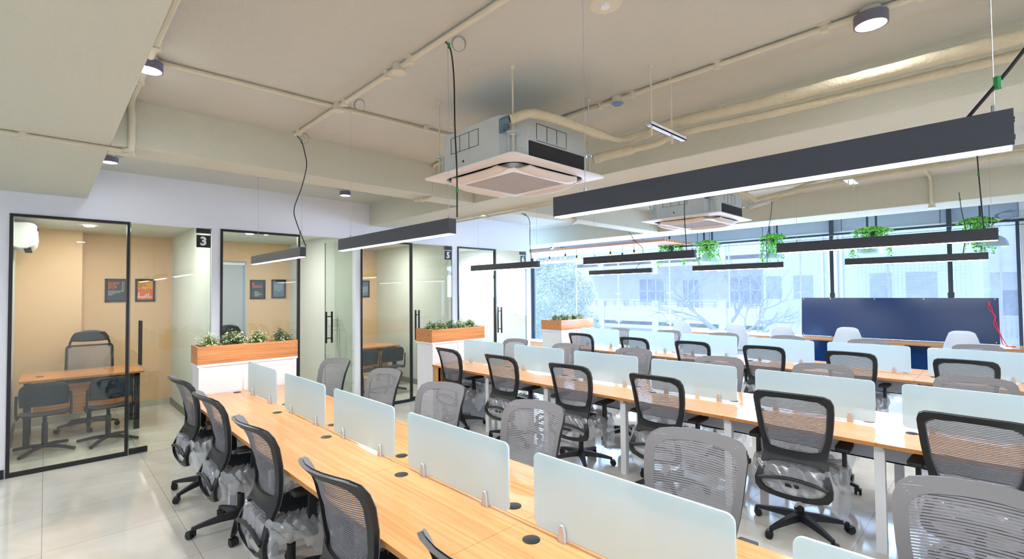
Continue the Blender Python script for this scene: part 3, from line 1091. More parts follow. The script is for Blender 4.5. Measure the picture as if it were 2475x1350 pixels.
def make_screen(w):
    t = thing('desk_screen', 'x', 'desk screen', (0, 0, ZD), 0, 'frosted glass desk screens')
    MB().prism(rrect(w, .318, .03), -.005, .005, 'Y', Matrix.Translation((0, 0, .016))).obj('glass_panel', M['frost'], t, bevel=.0015)
    for sx in (-1, 1):
        c = MB()
        x = sx * w * .31
        for s in (-1, 1):
            pr = [(x - .019, 0), (x + .019, 0), (x + .017, .042), (x + .008, .07), (x - .008, .07), (x - .017, .042)]
            y0, y1 = sorted((s * .0055, s * .017))
            c.prism(pr, y0, y1, 'Y')
        c.box(x - .019, x + .019, -.017, .017, 0, .012)
        c.obj('clip', M['silver'], t, bevel=.002)
    return t


scr = make_screen(.865)
index_kids()
used = False
for r_ in range(3):
    for k in range(6):
        x = BA[r_] - k * BP[r_]
        if k == 5:
            x -= .06
        lab = 'frosted glass screen on the %s bench, %s one from the planter end' % (BN[r_], ORD[5 - k])
        if not used:
            scr.location = (x, BY[r_], ZD)
            scr['label'] = lab
            used = True
        else:
            dup(scr, (x, BY[r_], ZD), 0, lab)

# ================================================================== PLANTER CABINETS
def leaves(m, c, rad, hgt, n, rnd, ls=.016):
    """sprigs fanning from the root, leafy toward their tips, the tips palest"""
    sprigs = 46
    for _ in range(sprigs):
        a = rnd.uniform(0, 2 * PI)
        e = rnd.uniform(-.1, 1) * PI / 2
        ln = rnd.uniform(.72, 1.22)
        tip = Vector((math.cos(a) * math.cos(e) * rad, math.sin(a) * math.cos(e) * rad, math.sin(e) * hgt)) * ln
        for q in range(n // sprigs):
            w_ = rnd.uniform(.35, 1.0)
            p0 = Vector(c) + tip * w_ + Vector((rnd.gauss(0, .010), rnd.gauss(0, .010), rnd.gauss(0, .009)))
            nrm = (tip.normalized() + Vector((rnd.uniform(-.9, .9), rnd.uniform(-.9, .9), rnd.uniform(-.4, .8)))).normalized()
            u = nrm.orthogonal().normalized()
            u = Matrix.Rotation(rnd.uniform(0, 2 * PI), 3, nrm) @ u
            v = nrm.cross(u)
            s = ls * rnd.uniform(.45, 1.0)
            m.mi = (1 if rnd.random() < .75 else 2) if w_ > .78 else rnd.choice((0, 0, 2))
            m.add([p0 - u * s * .9, p0 - v * s * .42 + nrm * s * .25, p0 + u * s, p0 + v * s * .42 + nrm * s * .25], [(0, 1, 2, 3)])


SH = []
for q in range(4):
    m = MB()
    rq = random.Random(40 + q)
    for _ in range(26):
        a, e = rq.uniform(0, 2 * PI), rq.uniform(.2, 1.3)
        m.mi = 0
        m.tube([(0, 0, -.05), (math.cos(a) * .05, math.sin(a) * .05, .03), (math.cos(a) * math.cos(e) * .09, math.sin(a) * math.cos(e) * .09, .1 * math.sin(e))], .0015, 4, False)
    leaves(m, (0, 0, -.02), .105, .125, 1150, rq, .014)
    cols = [[M['leaf3'], M['leaf2'], M['leaf2']], [M['leaf1'], M['leaf2'], M['leaf3']], [M['leaf3'], M['leaf2'], M['leaf1']], [M['leaf1'], M['leaf1'], M['leaf2']]][q]
    SH.append(m.mesh('shrub', cols))

PYC = [1.633, 4.532, 7.426]
XF = -5.838
for r_ in range(3):
    y = PYC[r_]
    dp = [.30, .42, .50][r_]
    t = thing('storage_cabinet', 'white cabinet closing the planter end of the %s bench' % BN[r_], 'cabinet', (XF, y, 0), 0, 'white end cabinets')
    MB().box(-dp + .015, -.01, -.49, .49, .0, 1.06).obj('body', M['white'], t, bevel=.002)
    MB().box(-dp, .0, -.505, .505, 1.06, 1.085).obj('top_board', M['white'], t, bevel=.002)
    MB().box(-.009, .0, -.49, -.455, 0, 1.06).box(-.009, .0, .455, .49, 0, 1.06).box(-.009, .0, -.03, .02, 0, 1.06).obj('frame_strips', M['white'], t)
    pb = thing('planter_box', 'oak trough full of small shrubs, on the white cabinet of the %s bench' % BN[r_], 'planter', (XF, y, 1.086), 0, 'oak planter troughs')
    m = MB().box(-dp, -dp + .018, -.485, .485, 0, .188).box(-.018, .0, -.485, .485, 0, .188).box(-dp, .002, -.503, -.485, 0, .188).box(-dp, .002, .485, .503, 0, .188).box(-dp + .018, -.018, -.485, .485, 0, .02)
    m.obj('trough', M['woodY'], pb, bevel=.0015)
    MB().box(-dp + .018, -.018, -.485, .485, .02, .12).obj('soil', mat('dry_soil_%d' % r_, srgb(70, 60, 48), 1), pb)
    npl = [4, 5, 5][r_]
    for k in range(npl):
        yy = y - .37 + k * .74 / (npl - 1)
        o = bpy.data.objects.new('boxwood_shrub', SH[k % 4 if r_ == 0 else (k + r_) % 4])
        C.objects.link(o)
        o.location = (XF - dp * .5, yy, 1.086 + .175)
        o.rotation_euler = (0, 0, k * 1.3)
        sz = [1.22, 1.1, 1.0][r_] * (1 if k != 1 or r_ else 1.12)
        o.scale = (sz, sz, sz)
        tag(o, 'small pale-leaved shrub in the %s bench planter, %s from its near end' % (BN[r_], ORD[k]), 'plant', 'small shrubs in the oak troughs')

# ================================================================== TASK CHAIRS
def prof_y(z):
    """rearward offset of the chair back at height z"""
    P_ = [(.36, -.215), (.42, -.255), (.48, -.258), (.55, -.215), (.62, -.168), (.70, -.163), (.80, -.190), (.92, -.232), (1.0, -.268), (1.06, -.315)]
    for (a, ya), (b_, yb) in zip(P_, P_[1:]):
        if z <= b_:
            u = max(0, z - a) / (b_ - a)
            u = u * u * (3 - 2 * u) * .5 + u * .5
            return ya + (yb - ya) * u
    return P_[-1][1]


def bp(x, z, off=0.0):
    zz = .625 + (z - .66) * (1.135 if z < .66 else 1.14)
    return Vector((x, prof_y(z) + (.5 + .6 * min(1, max(0, (z - .6) / .3))) * x * x + off, zz))


HALF = [(0, 1.052), (.08, 1.051), (.16, 1.047), (.21, 1.041), (.243, 1.022), (.257, .985), (.256, .93), (.247, .84), (.234, .76), (.216, .69), (.207, .63), (.217, .575), (.234, .52),
        (.249, .47), (.246, .425), (.22, .39), (.16, .372), (.08, .365), (0, .363)]


def closed(half):
    return half + [(-x, z) for x, z in half[-2:0:-1]]


def band(m, outer, inner, off0, off1):
    """frame between two outlines with thickness, following the back's curve"""
    n = len(outer)
    O0 = [bp(x, z, off0) for x, z in outer]
    O1 = [bp(x, z, off1) for x, z in outer]
    I0 = [bp(x, z, off0 + (off1 - off0) * .15) for x, z in inner]
    I1 = [bp(x, z, off1 - (off1 - off0) * .15) for x, z in inner]
    vs = O0 + O1 + I1 + I0
    fs = []
    for i in range(n):
        j_ = (i + 1) % n
        for a, b_ in ((0, 1), (1, 2), (2, 3), (3, 0)):
            fs.append((a * n + i, a * n + j_, b_ * n + j_, b_ * n + i))
    m.add(vs, fs, True)


def inset(half, top, side, bot):
    out = []
    for x, z in half:
        wd = side * (1 + .55 * max(0, 1 - abs(z - .60) / .16))
        nx = max(0, x - wd * min(1, x / .12))
        if z > .95:
            nz = z - top * min(1, (z - .95) / .06)
        elif z < .47:
            nz = z + bot * min(1, (.47 - z) / .06)
        else:
            nz = z
        out.append((nx, nz))
    return out


def halfw(z, pts):
    best = 0
    for (xa, za), (xb, zb) in zip(pts, pts[1:]):
        if (za - z) * (zb - z) <= 0 and za != zb:
            best = max(best, xa + (xb - xa) * (z - za) / (zb - za))
    return best


INN = inset(HALF, .036, .034, .034)


def star_base(t, n_legs=5, rl=.325, four=False):
    MB().cyl((0, 0, .075), (0, 0, .135), .035, 16).obj('base_hub', M['black'], t)
    for k in range(n_legs):
        a = 2 * PI * k / n_legs + .3
        A = Matrix.Rotation(a, 4, 'Z')
        m = MB()
        sec = [(.02, .036, .075, .130), (.12, .031, .078, .122), (.24, .023, .072, .102), (rl, .017, .062, .084)]
        vs = []
        for x, w_, z0, z1 in sec:
            vs += [A @ Vector((x, -w_, z0)), A @ Vector((x, w_, z0)), A @ Vector((x, w_ * .7, z1)), A @ Vector((x, -w_ * .7, z1))]
        fs = [(4 * i + j_, 4 * i + (j_ + 1) % 4, 4 * i + 4 + (j_ + 1) % 4, 4 * i + 4 + j_) for i in range(3) for j_ in range(4)] + [(3, 2, 1, 0), (12, 13, 14, 15)]
        m.add(vs, fs)
        lg = m.obj('base_leg', M['black'], t, bevel=.003)
        c = MB()
        ca = A @ Vector((rl - .004, 0, 0))
        B = Matrix.Translation(ca) @ Matrix.Rotation(a * 2.3, 4, 'Z')
        for s in (-1, 1):
            c.tube([B @ Vector((.012, s * .006, .028)), B @ Vector((.012, s * .010, .028)), B @ Vector((.012, s * .026, .028))], [.024, .028, .026], 16)
        c.cyl(ca + Vector((0, 0, .03)), ca + Vector((0, 0, .07)), .007, 8)
        c.box(-.012, .03, -.027, .027, .040, .056, B)
        c.obj('castor', M['castor'], lg)


def film_sheet(seed):
    """crumpled protective film hanging round the seat"""
    rq = random.Random(seed)
    ph = [rq.uniform(0, 6.28) for _ in range(8)]

    def fn(u, v):
        a = 2 * PI * u
        # superellipse round the seat
        ca, sa = math.cos(a), math.sin(a)
        rx, ry = .285, .235
        q = (abs(ca) ** 3.2 + abs(sa) ** 3.2) ** (-1 / 3.2)
        x, y_ = rx * ca * q, ry * sa * q + .015
        out = 1.0
        fold = .5 * math.sin(9 * a + ph[0] + 2 * v) + .35 * math.sin(17 * a + ph[1] - 3 * v) + .12 * math.sin(29 * a + ph[2] + 5 * v)
        low = max(0, .5 + .5 * math.sin(2 * a + ph[3]) + .35 * math.sin(5 * a + ph[4]))
        if v < .35:
            w_ = v / .35
            z = .505 + .012 * fold * w_
            k = .55 + .47 * w_
        else:
            w_ = (v - .35) / .65
            z = .505 - w_ * (.12 + .18 * low) + .02 * fold * w_
            k = 1.02 + .10 * math.sin(w_ * 2.6) * (0.6 + .4 * low) + .05 * fold * min(1, w_ * 1.6) - .06 * w_ * w_
        # small crumples
        c1 = .020 * abs(math.sin(17 * a + 3 * math.sin(5 * v) + ph[5])) + .016 * abs(math.sin(11 * a - 6 * v + ph[6])) + .010 * abs(math.sin(8 * v + 5 * a)) - .010
        return Vector((x * (k + c1), y_ * (k + c1 * 1.2), z + .8 * c1))
    return MB().surf(fn, 170, 26, smooth=True)


def task_chair(seed):
    t = thing('office_chair', 'x', 'chair')
    outer = closed(HALF)
    inner = closed(INN)
    m = MB()
    band(m, outer, inner, -.016, .006)
    # waist band
    zt_, zb_ = .668, .598

    def wb(u, v):
        x = (u - .5) * 2 * .20
        top = zt_ + .028 * (2 * u - 1) ** 4 - .004
        bot = zb_ - .034 * (2 * u - 1) ** 4
        return bp(x, bot + (top - bot) * v, -.016)

    def wf(u, v):
        p_ = wb(u, v)
        return p_ + Vector((0, .018, 0))
    m.surf(wb, 14, 4).surf(wf, 14, 4, flip=True)
    m.surf(lambda u, v: wb(u, 1) + Vector((0, .018 * v, 0)), 14, 1).surf(lambda u, v: wb(u, 0) + Vector((0, .018 * v, 0)), 14, 1)
    # lower curved bar
    bar = []
    for i in range(15):
        u = i / 14 * 2 - 1
        z = .472 + .030 * (1 - u * u)
        bar.append(bp(u * .222, z, -.012 + .012 * (1 - u * u)))
    m.tube(bar, .0125, 8)
    m.obj('back_frame', M['black'], t)

    # mesh: grey fabric facing the sitter, dark threads behind
    def sheet(mb, off, lo, hi, mi, shrink=1.0):
        mb.mi = mi

        def fn(u, v):
            z = lo + (hi - lo) * v
            hw = halfw(z, HALF) * shrink
            x = (u - .5) * 2 * hw
            return bp(x, z, off)
        mb.surf(fn, 12, 22)
    mm = MB()
    sheet(mm, .0075, .455, 1.045, 0, .975)
    sheet(mm, .0045, .48, 1.030, 1, .93)
    mm.obj('back_mesh', [M['meshgrey'], M['meshdark']], t)
    r2 = MB()
    band(r2, closed([(x * 1.006, z + (.003 if z > .9 else 0)) for x, z in HALF]), closed(inset(HALF, .042, .044, .03)), .0078, .0100)
    rm = r2.obj('mesh_border', M['rim'], t)
    # seat
    s = MB()

    def seat_ring(k, z, dy=0):
        out = []
        for i in range(28):
            a = 2 * PI * i / 28
            ca, sa = math.cos(a), math.sin(a)
            q = (abs(ca) ** 3.4 + abs(sa) ** 3.4) ** (-1 / 3.4)
            out.append(Vector((.245 * k * ca * q, .24 * k * sa * q + .02, z - (.02 * max(0, sa) ** 3 if z > .44 else 0))))
        return out
    rings = [seat_ring(.80, .425), seat_ring(.97, .435), seat_ring(1.0, .455), seat_ring(.99, .478), seat_ring(.92, .493), seat_ring(.6, .497), seat_ring(.02, .494)]
    vs = [v for q in rings for v in q]
    s.add(vs, [(i * 28 + k, i * 28 + (k + 1) % 28, (i + 1) * 28 + (k + 1) % 28, (i + 1) * 28 + k) for i in range(6) for k in range(28)], True)
    s.add(rings[0], [tuple(reversed(range(28)))])
    s.obj('seat', M['seat'], t)
    md = MB().box(-.09, .09, -.12, .14, .375, .428)
    md.box(-.045, .045, -.25, -.10, .385, .41).box(-.29, .29, -.02, .05, .398, .412)
    md.tube([(.09, .02, .40), (.16, .03, .395), (.21, .035, .385)], .006, 6).box(.2, .24, .02, .05, .378, .39)
    md.obj('tilt_mechanism', M['black'], t, bevel=.004)
    MB().cyl((0, 0, .13), (0, 0, .26), .026, 16).cyl((0, 0, .26), (0, 0, .38), .016, 12).obj('gas_lift', M['black'], t)
    star_base(t)
    for sx in (-1, 1):
        a = MB()
        x = sx * .285
        a.box(x - .012, x + .012, -.01, .045, .40, .42)
        Ap = Matrix.Translation((x, .02, 0))
        a.prism([(-.035, .40), (.035, .40), (.022, .66), (-.022, .66)], x - .013, x + .013, 'X', Matrix.Translation((0, .015, 0)))
        ar = a.obj('armrest', M['black'], t, bevel=.004)
        pd = MB()
        pts_ = [(-.038, -.12), (.038, -.12), (.049, -.08), (.049, .08), (.040, .135), (.015, .15), (-.015, .15), (-.040, .135), (-.049, .08), (-.049, -.08)]
        pd.prism(pts_, .66, .685, 'Z', Matrix.Translation((x, .02, 0)))
        pd.obj('arm_pad', M['black'], ar, bevel=.006)
    fo = film_sheet(seed).obj('protective_film', M['plastic'], t)
    fo['label'] = 'crumpled clear plastic film'
    return t


ch = [task_chair(s) for s in (11, 12, 13)]
index_kids()
# (x, y of the back's top, yaw deg) read off the plan of the room
NEAR = {0: [(-5.25, .90, 2), (-4.24, .88, 0), (-3.16, .85, 0), (-2.07, .89, 3), (-1.10, .90, 2)],
        1: [(-5.30, 3.84, -3), (-4.25, 3.84, 1), (-3.19, 3.83, 3), (-2.22, 3.85, 0), (-1.12, 3.92, 4), (-.17, 4.0, -2)],
        2: [(-5.36, 6.84, 2), (-4.24, 6.76, 0), (-3.27, 6.78, 4), (-2.30, 6.90, 4), (-1.34, 7.02, -2), (-.34, 7.06, -2)]}
FAR = {0: [(-5.31, 2.42, 8), (-4.20, 2.42, 3), (-3.21, 2.37, 8), (-2.20, 2.39, 1), (-1.14, 2.46, 3), (-.09, 2.52, 4)],
       1: [(-5.40, 5.36, 1), (-4.36, 5.34, -3), (-3.36, 5.46, 4), (-2.25, 5.40, 8), (-1.29, 5.52, 3), (-.21, 5.55, -4)],
       2: [(-5.38, 8.24, -5), (-4.44, 8.42, -4), (-3.44, 8.46, 0), (-2.47, 8.56, -6), (-1.43, 8.60, -3), (-.29, 8.66, -3)]}
cnt = 0
for r_ in range(3):
    for side, src in (('near', NEAR), ('far', FAR)):
        lst = src[r_]
        for k, (x, yb, yaw) in enumerate(lst):
            rz = R(yaw) + (0 if side == 'near' else PI)
            # no chair is pushed farther in than its seat can go under the top
            yb = min(yb, BY[r_] - .715) if side == 'near' else max(yb, BY[r_] + .715)
            # the back's top sits .275 behind the seat centre
            ox = x - .275 * math.sin(R(yaw)) * (1 if side == 'near' else -1)
            oy = yb + (.275 if side == 'near' else -.275)
            if side == 'near':
                lab = 'office chair seen from behind, near side of %s bench, %s from the planter' % (BN[r_], ORD[k])
            else:
                lab = 'grey mesh office chair facing us, far side of %s bench, %s from the planter' % (BN[r_], ORD[k])
            grp = 'mesh office chairs on the %s side of the %s bench' % (side, BN[r_])
            if cnt < 3:
                o = ch[cnt]
                o.location = (ox, oy, 0)
                o.rotation_euler = (0, 0, rz)
                o['label'] = lab
                o['group'] = grp
            else:
                o = dup(ch[cnt % 3], (ox, oy, 0), rz, lab, grp)
            # every chair's star base stands turned its own way
            rr_ = random.Random(900 + cnt).uniform(0, 2 * PI / 5)
            for c_ in [c_ for c_ in bpy.data.objects if c_.parent == o and c_.name.startswith('base_leg')]:
                c_.rotation_euler = (0, 0, rr_)
            cnt += 1

# ================================================================== WINDOW COUNTER SIDE
ZK = .955
t = thing('window_counter', 'long oak counter running along the window', 'counter', (0, 9.65, 0))
for a, b_ in ((-5.35, -3.4), (-3.397, -1.5), (-1.497, .12), (.123, 1.3)):
    m = MB().box(a, b_, 0, .62, ZK - .03, ZK)
    m.mi = 1
    m.box(a, b_, -.001, 0, ZK - .03, ZK - .001)
    m.obj('worktop', [M['woodX'], M['edge']], t)
MB().box(-5.3, 1.3, .30, .33, .62, ZK - .03).obj('apron', M['white'], t)
lg = 0
for x in (-5.2, -3.4, -.2, 1.2):
    MB().box(x - .03, x + .03, .05, .55, 0, ZK - .03).obj('leg_panel', M['white'], t)
for x, lab in ((-2.35, 'left of the two dark blue panels standing under the counter'), (-1.03, 'right of the two dark blue panels standing under the counter')):
    tag(MB().box(x - .16, x + .16, 9.90, 9.93, 0, ZK - .035).obj('dark_panel', M['board']), lab, 'panel', 'dark panels under the counter')
# big dark board leaning against the window
t = thing('display_board', 'wide glossy blue-black board standing on the counter against the window', 'board', (-1.42, 10.22, ZK))
A = Matrix.Rotation(R(-5), 4, 'X')
MB().box(-1.31, 1.31, -.012, .012, .002, .70, A).obj('panel', M['board'], t, bevel=.002)
sc_ = MB()
for x in (-1.28, -.85, -.2, .45, 1.27):
    sc_.cyl(A @ Vector((x, -.014, .68)), A @ Vector((x, -.011, .68)), .008, 8)
for x in (-1.28, 1.27):
    sc_.cyl(A @ Vector((x, -.014, .03)), A @ Vector((x, -.011, .03)), .008, 8)
sc_.obj('fixing_screws', M['ink_white'], t)
c = MB().tube(spline([(-.22, 10.235, 1.60), (-.19, 10.20, 1.50), (-.17, 10.19, 1.40), (-.14, 10.18, 1.25), (-.10, 10.15, 1.1), (-.06, 10.1, 1.0), (-.03, 10.05, .962), (.05, 10.0, .962)]), .006, 6)
c.tube(spline([(-.22, 10.235, 1.60), (-.21, 10.20, 1.48), (-.15, 10.19, 1.38), (-.17, 10.18, 1.27), (-.11, 10.15, 1.12), (-.09, 10.1, 1.0), (-.06, 10.05, .962), (.03, 9.97, .962)]), .006, 6)
tag(c.obj('red_cable', M['red']), 'pair of red wires hanging down the right end of the dark board', 'cable')


# moulded counter stools
def stool(label, x, y, rz):
    t = thing('counter_stool', label, 'stool', (x, y, 0), rz, 'white moulded counter stools')
    m = MB()

    def shell(u, v):
        # v: 0 front lip of the seat .. 1 top of the back
        a = (u - .5) * 2
        if v < .45:
            w_ = v / .45
            y_ = .20 - .36 * w_
            z = .70 + .03 * a * a + .02 * (1 - w_) * -1
            hw = .205 + .03 * math.sin(w_ * PI / 2)
        else:
            w_ = (v - .45) / .55
            y_ = -.16 - .10 * math.sin(w_ * PI / 2)
            z = .70 + .50 * w_ ** 1.05
            hw = .235 - .095 * w_ ** 1.8
            z += .03 * a * a * (1 - w_) - .035 * a ** 4 * w_
        x_ = a * hw
        return Vector((x_, y_ + .09 * a * a * (math.sin(min(1, v * 1.1) * PI) ** .7 if 0 < v < .9 else .1), z))
    m.surf(shell, 16, 22)
    so = m.obj('shell', M['shell'], t)
    md = so.modifiers.new('thick', 'SOLIDIFY')
    md.thickness = .008
    MB().box(-.09, .09, -.09, .09, .665, .69).obj('seat_plate', M['silver'], t)
    for sx in (-1, 1):
        for sy in (-1, 1):
            MB().cyl((sx * .08, sy * .08, .67), (sx * .21, sy * .20, 0), .011, 10, .009).obj('leg', M['whitemetal'], t)
    MB().tube([(-.17, -.165, .22), (.17, -.165, .22), (.17, .165, .22), (-.17, .165, .22), (-.17, -.165, .22)], .007, 8).obj('foot_ring', M['whitemetal'], t)
    return t


for k, (x, y, a) in enumerate([(-4.67, 9.35, 12), (-3.53, 9.33, -4), (-2.78, 9.28, 8), (-1.86, 9.36, 10), (-.50, 9.50, 4)]):
    stool('white moulded stool at the window counter, %s from the left' % ORD[k], x, y + .12, R(a))

# steel rail with hanging ivy and dome lamps over the counter
YR = 9.9
t = thing('hanging_rail', 'dark steel rail hung in front of the window head', 'rail', (0, YR, 2.76))
MB().box(-5.35, .6, -.015, .015, -.014, .022).box(-5.35, .6, .10, .115, -.055, -.047).obj('bar', M['rail'], t)
for x in (-3.15, -3.02, -1.63, -1.51, -4.42, -4.25, -.27, -5.2):
    MB().box(x - .014, x + .014, -.012, .012, .02, ZC - 2.76).obj('hanger', M['rail'], t)
for x, lab in ((-2.24, 'left dark steel mullion post rising from board to slab'), (-.64, 'right dark steel mullion post rising from board to slab')):
    t = thing('steel_post', lab, 'post', (x, 10.33, 0), 0, 'dark steel posts at the window')
    MB().box(-.03, .03, -.03, .03, ZK, ZC).obj('tube', M['rail'], t)
    MB().box(-.04, .04, -.034, -.03, 1.66, 1.74).obj('foot_plate', M['rail'], t)


def ivy(n, seed, drop, w):
    m = MB()
    rq = random.Random(seed)
    strands = 34
    for s_ in range(strands):
        a = rq.uniform(0, 2 * PI)
        r0 = rq.uniform(.02, w)
        x, y_ = math.cos(a) * r0, math.sin(a) * r0 * .8
        ln = drop * rq.uniform(.35, 1) * (1.1 if abs(x) > w * .5 else .6)
        z = rq.uniform(.02, .10)
        pts_ = [(x * .3, y_ * .3, 0), (x, y_, z)]
        zz = z
        px, py = x, y_
        while zz > z - ln:
            zz -= .03
            px += rq.uniform(-.010, .010) + x * .03
            py += rq.uniform(-.010, .010)
            pts_.append((px, py, zz))
        m.mi = 1
        m.tube(pts_, .0015, 3, False)
        for i in range(1, len(pts_)):
            for _ in range(n):
                p0 = Vector(pts_[i]) + Vector((rq.uniform(-.022, .022), rq.uniform(-.022, .022), rq.uniform(-.02, .02)))
                nrm = Vector((rq.uniform(-1, 1), rq.uniform(-1, 1), rq.uniform(-.2, 1))).normalized()
                u = nrm.orthogonal().normalized()
                v = nrm.cross(u)
                s = .016 * rq.uniform(.7, 1.3)
                m.mi = 0 if rq.random() < .6 else 1
                m.add([p0 - u * s, p0 - v * s * .7, p0 + u * s, p0 + v * s * .7], [(0, 1, 2, 3)])
    for _ in range(1000):
        a = rq.uniform(0, 2 * PI)
        q = rq.uniform(0, 1) ** .5
        p0 = Vector((math.cos(a) * w * 1.15 * q, math.sin(a) * w * q, .03 + .10 * (1 - q * q) * rq.uniform(.2, 1)))
        nrm = Vector((rq.uniform(-1, 1), rq.uniform(-1, 1), rq.uniform(.2, 1))).normalized()
        u = nrm.orthogonal().normalized()
        v = nrm.cross(u)
        s = .018 * rq.uniform(.7, 1.3)
        m.mi = 0 if rq.random() < .7 else 1
        m.add([p0 - u * s, p0 - v * s * .7, p0 + u * s, p0 + v * s * .7], [(0, 1, 2, 3)])
    return m.mesh('foliage', [M['ivy'], M['ivy2']])


IV = [ivy(4, 5, .46, .23), ivy(4, 8, .52, .24)]
for k, (x, dz, lab) in enumerate([(-5.15, .02, 'leftmost hanging ivy, by the slatted ceiling end'), (-4.33, -.02, 'second hanging ivy from the left, at the end of a pendant'),
                                  (-3.08, .0, 'third hanging ivy from the left, above the counter stools'), (-1.56, -.02, 'fourth hanging ivy from the left, between the steel posts'),
                                  (-.30, -.01, 'rightmost hanging ivy, right of the right steel post')]):
    t = thing('hanging_ivy', lab, 'plant', (x, YR - .03, 2.74 + dz), 0, 'hanging ivy pots on the rail')
    MB().lathe([(0, -.09), (.055, -.09), (.075, .02), (.07, .02), (.05, -.08), (0, -.08)], n=18).obj('pot', M['rail'], t)
    o = bpy.data.objects.new('foliage', IV[k % 2])
    C.objects.link(o)
    o.parent = t
    o['kind'] = 'stuff'
    o.rotation_euler = (0, 0, k * 1.1)
    o.scale = (1.05, 1, 1)
for k, x in enumerate((-4.44, -3.16, -1.68, -.18)):
    t = thing('dome_pendant_lamp', 'pale dome lamp half hidden behind hanging ivy, %s of four from the left' % ORD[k], 'pendant lamp', (x, YR + .30, 2.42), 0, 'pale dome lamps over the counter')
    MB().lathe([(.195, 0), (.19, .05), (.165, .11), (.12, .155), (.06, .18), (.02, .186), (.02, .19), (.065, .185), (.125, .16), (.17, .115), (.195, .05), (.20, 0), (.195, 0)], n=32).obj('shade', M['lampshade'], t)
    MB().cyl((0, 0, .18), (0, 0, ZC - 2.40), .004, 6).obj('cord', M['cable'], t)
    MB().lathe([(0, .05), (.03, .07), (.035, .1), (.015, .14), (0, .14)], n=16).obj('bulb', M['ink_white'], t)

# slatted timber ceiling beside the window
s = MB()
for k in range(12):
    y = 8.86 + k * .105
    s.box(-10.15, -4.75, y, y + .05, 2.80, 2.85)
for x in (-9.5, -7.5, -5.5):
    s.box(x, x + .04, 8.86, 10.1, 2.85, 2.88)
tag(s.obj('slatted_ceiling_panel', M['slat']), 'timber slat ceiling panel hung beyond the beam at the far left window', 'ceiling panel')
tag(MB().cyl((-9.8, 10.3, 2.66), (-4.6, 10.3, 2.66), .05, 20).box(-9.7, -9.66, 10.28, 10.46, 2.62, 2.86).box(-4.7, -4.66, 10.28, 10.46, 2.62, 2.86).obj('roller_blind_tube', M['white']), 'long white rolled blind at the head of the left window', 'blind')

# filament bulbs
for k, (x, y, z) in enumerate([(-7.94, 9.0, 2.62), (-7.43, 9.0, 2.66), (-7.09, 9.0, 2.60), (-6.14, 9.0, 2.63), (-5.83, 9.0, 2.58), (-5.54, 9.0, 2.63)]):
    t = thing('filament_bulb_lamp', 'bare glowing filament bulb hanging under the slats, %s of six from the left' % ORD[k], 'hanging lamp', (x, y, z), 0, 'filament bulbs under the slats')
    MB().cyl((0, 0, .05), (0, 0, 2.85 - z), .003, 6).obj('cord', M['cable'], t)
    MB().lathe([(0, .06), (.018, .06), (.02, 0), (0, 0)], n=14).obj('socket', M['black'], t)
    MB().lathe([(.012, .0), (.022, -.02), (.026, -.04), (.018, -.06), (0, -.068)], n=14).obj('bulb', M['filament'], t)
# dome camera under the beam
t = thing('dome_camera', 'white dome security camera under the window-side beam', 'camera', (-7.14, 8.18, ZS))
MB().lathe([(0, 0), (.06, 0), (.06, -.04), (.045, -.05)], n=24).box(-.09, .09, -.035, .035, -.025, 0).obj('mount', M['ink_white'], t)
MB().lathe([(.045, -.05), (.045, -.075), (.035, -.105), (0, -.118)], n=24).obj('dome', M['ink_white'], t)
MB().box(-.015, .03, -.048, -.03, -.09, -.07).obj('lens', M['black'], t)
k = MB()
for j_ in range(5):
    r_ = .10 + .012 * j_
    k.tube([(-.02 + j_ * .02 + r_ * math.cos(q * PI / 10), 9.86, 2.84 + r_ * .45 * math.sin(q * PI / 10)) for q in range(21)], .003, 5, False)
tag(k.obj('cable_coil', mat('grey_cable', srgb(120, 130, 145), .5)), 'loose coil of thin cable above the rail at the right end', 'cable')

# ================================================================== CABINS
def visitor_chair(label, x, y, rz):
    t = thing('visitor_chair', label, 'chair', (x, y, 0), rz, 'dark visitor chairs in the cabins')

    def bk(u, v):
        a = (u - .5) * 2
        return Vector((a * .218 * (1 - .05 * (1 - v) - .10 * v ** 8), -.20 - .04 * v + .035 * a * a, .555 + .265 * v - .035 * v * a ** 8))
    o = MB().surf(bk, 12, 6).obj('backrest', M['teal'], t)
    md = o.modifiers.new('thick', 'SOLIDIFY')
    md.thickness = .012

    def st(u, v):
        a = (u - .5) * 2
        return Vector((a * .215, -.20 + .42 * v, .435 + .02 * a * a - .03 * max(0, v - .8) * 5 * .6 + .02 * (1 - v) ** 2))
    o = MB().surf(st, 12, 10).obj('seat', M['teal'], t)
    md = o.modifiers.new('thick', 'SOLIDIFY')
    md.thickness = .014
    for s in (-1, 1):
        MB().tube(spline([(s * .225, -.215, .70), (s * .228, -.20, .58), (s * .228, -.19, .47), (s * .225, -.16, .43), (s * .22, .0, .425), (s * .20, .15, .425)], 4), .013, 8).obj('side_frame', M['black'], t)
    MB().cyl((0, 0, .05), (0, 0, .33), .028, 14).cyl((0, 0, .33), (0, 0, .42), .019, 12).box(-.19, .19, -.02, .02, .405, .425).obj('column', M['black'], t)
    for k in range(4):
        a = PI / 4 + k * PI / 2 + .15
        MB().tube([(0, 0, .065), (math.cos(a) * .15, math.sin(a) * .15, .055), (math.cos(a) * .33, math.sin(a) * .33, .022)], [.024, .021, .018], 10).obj('base_leg', M['black'], t)
    return t


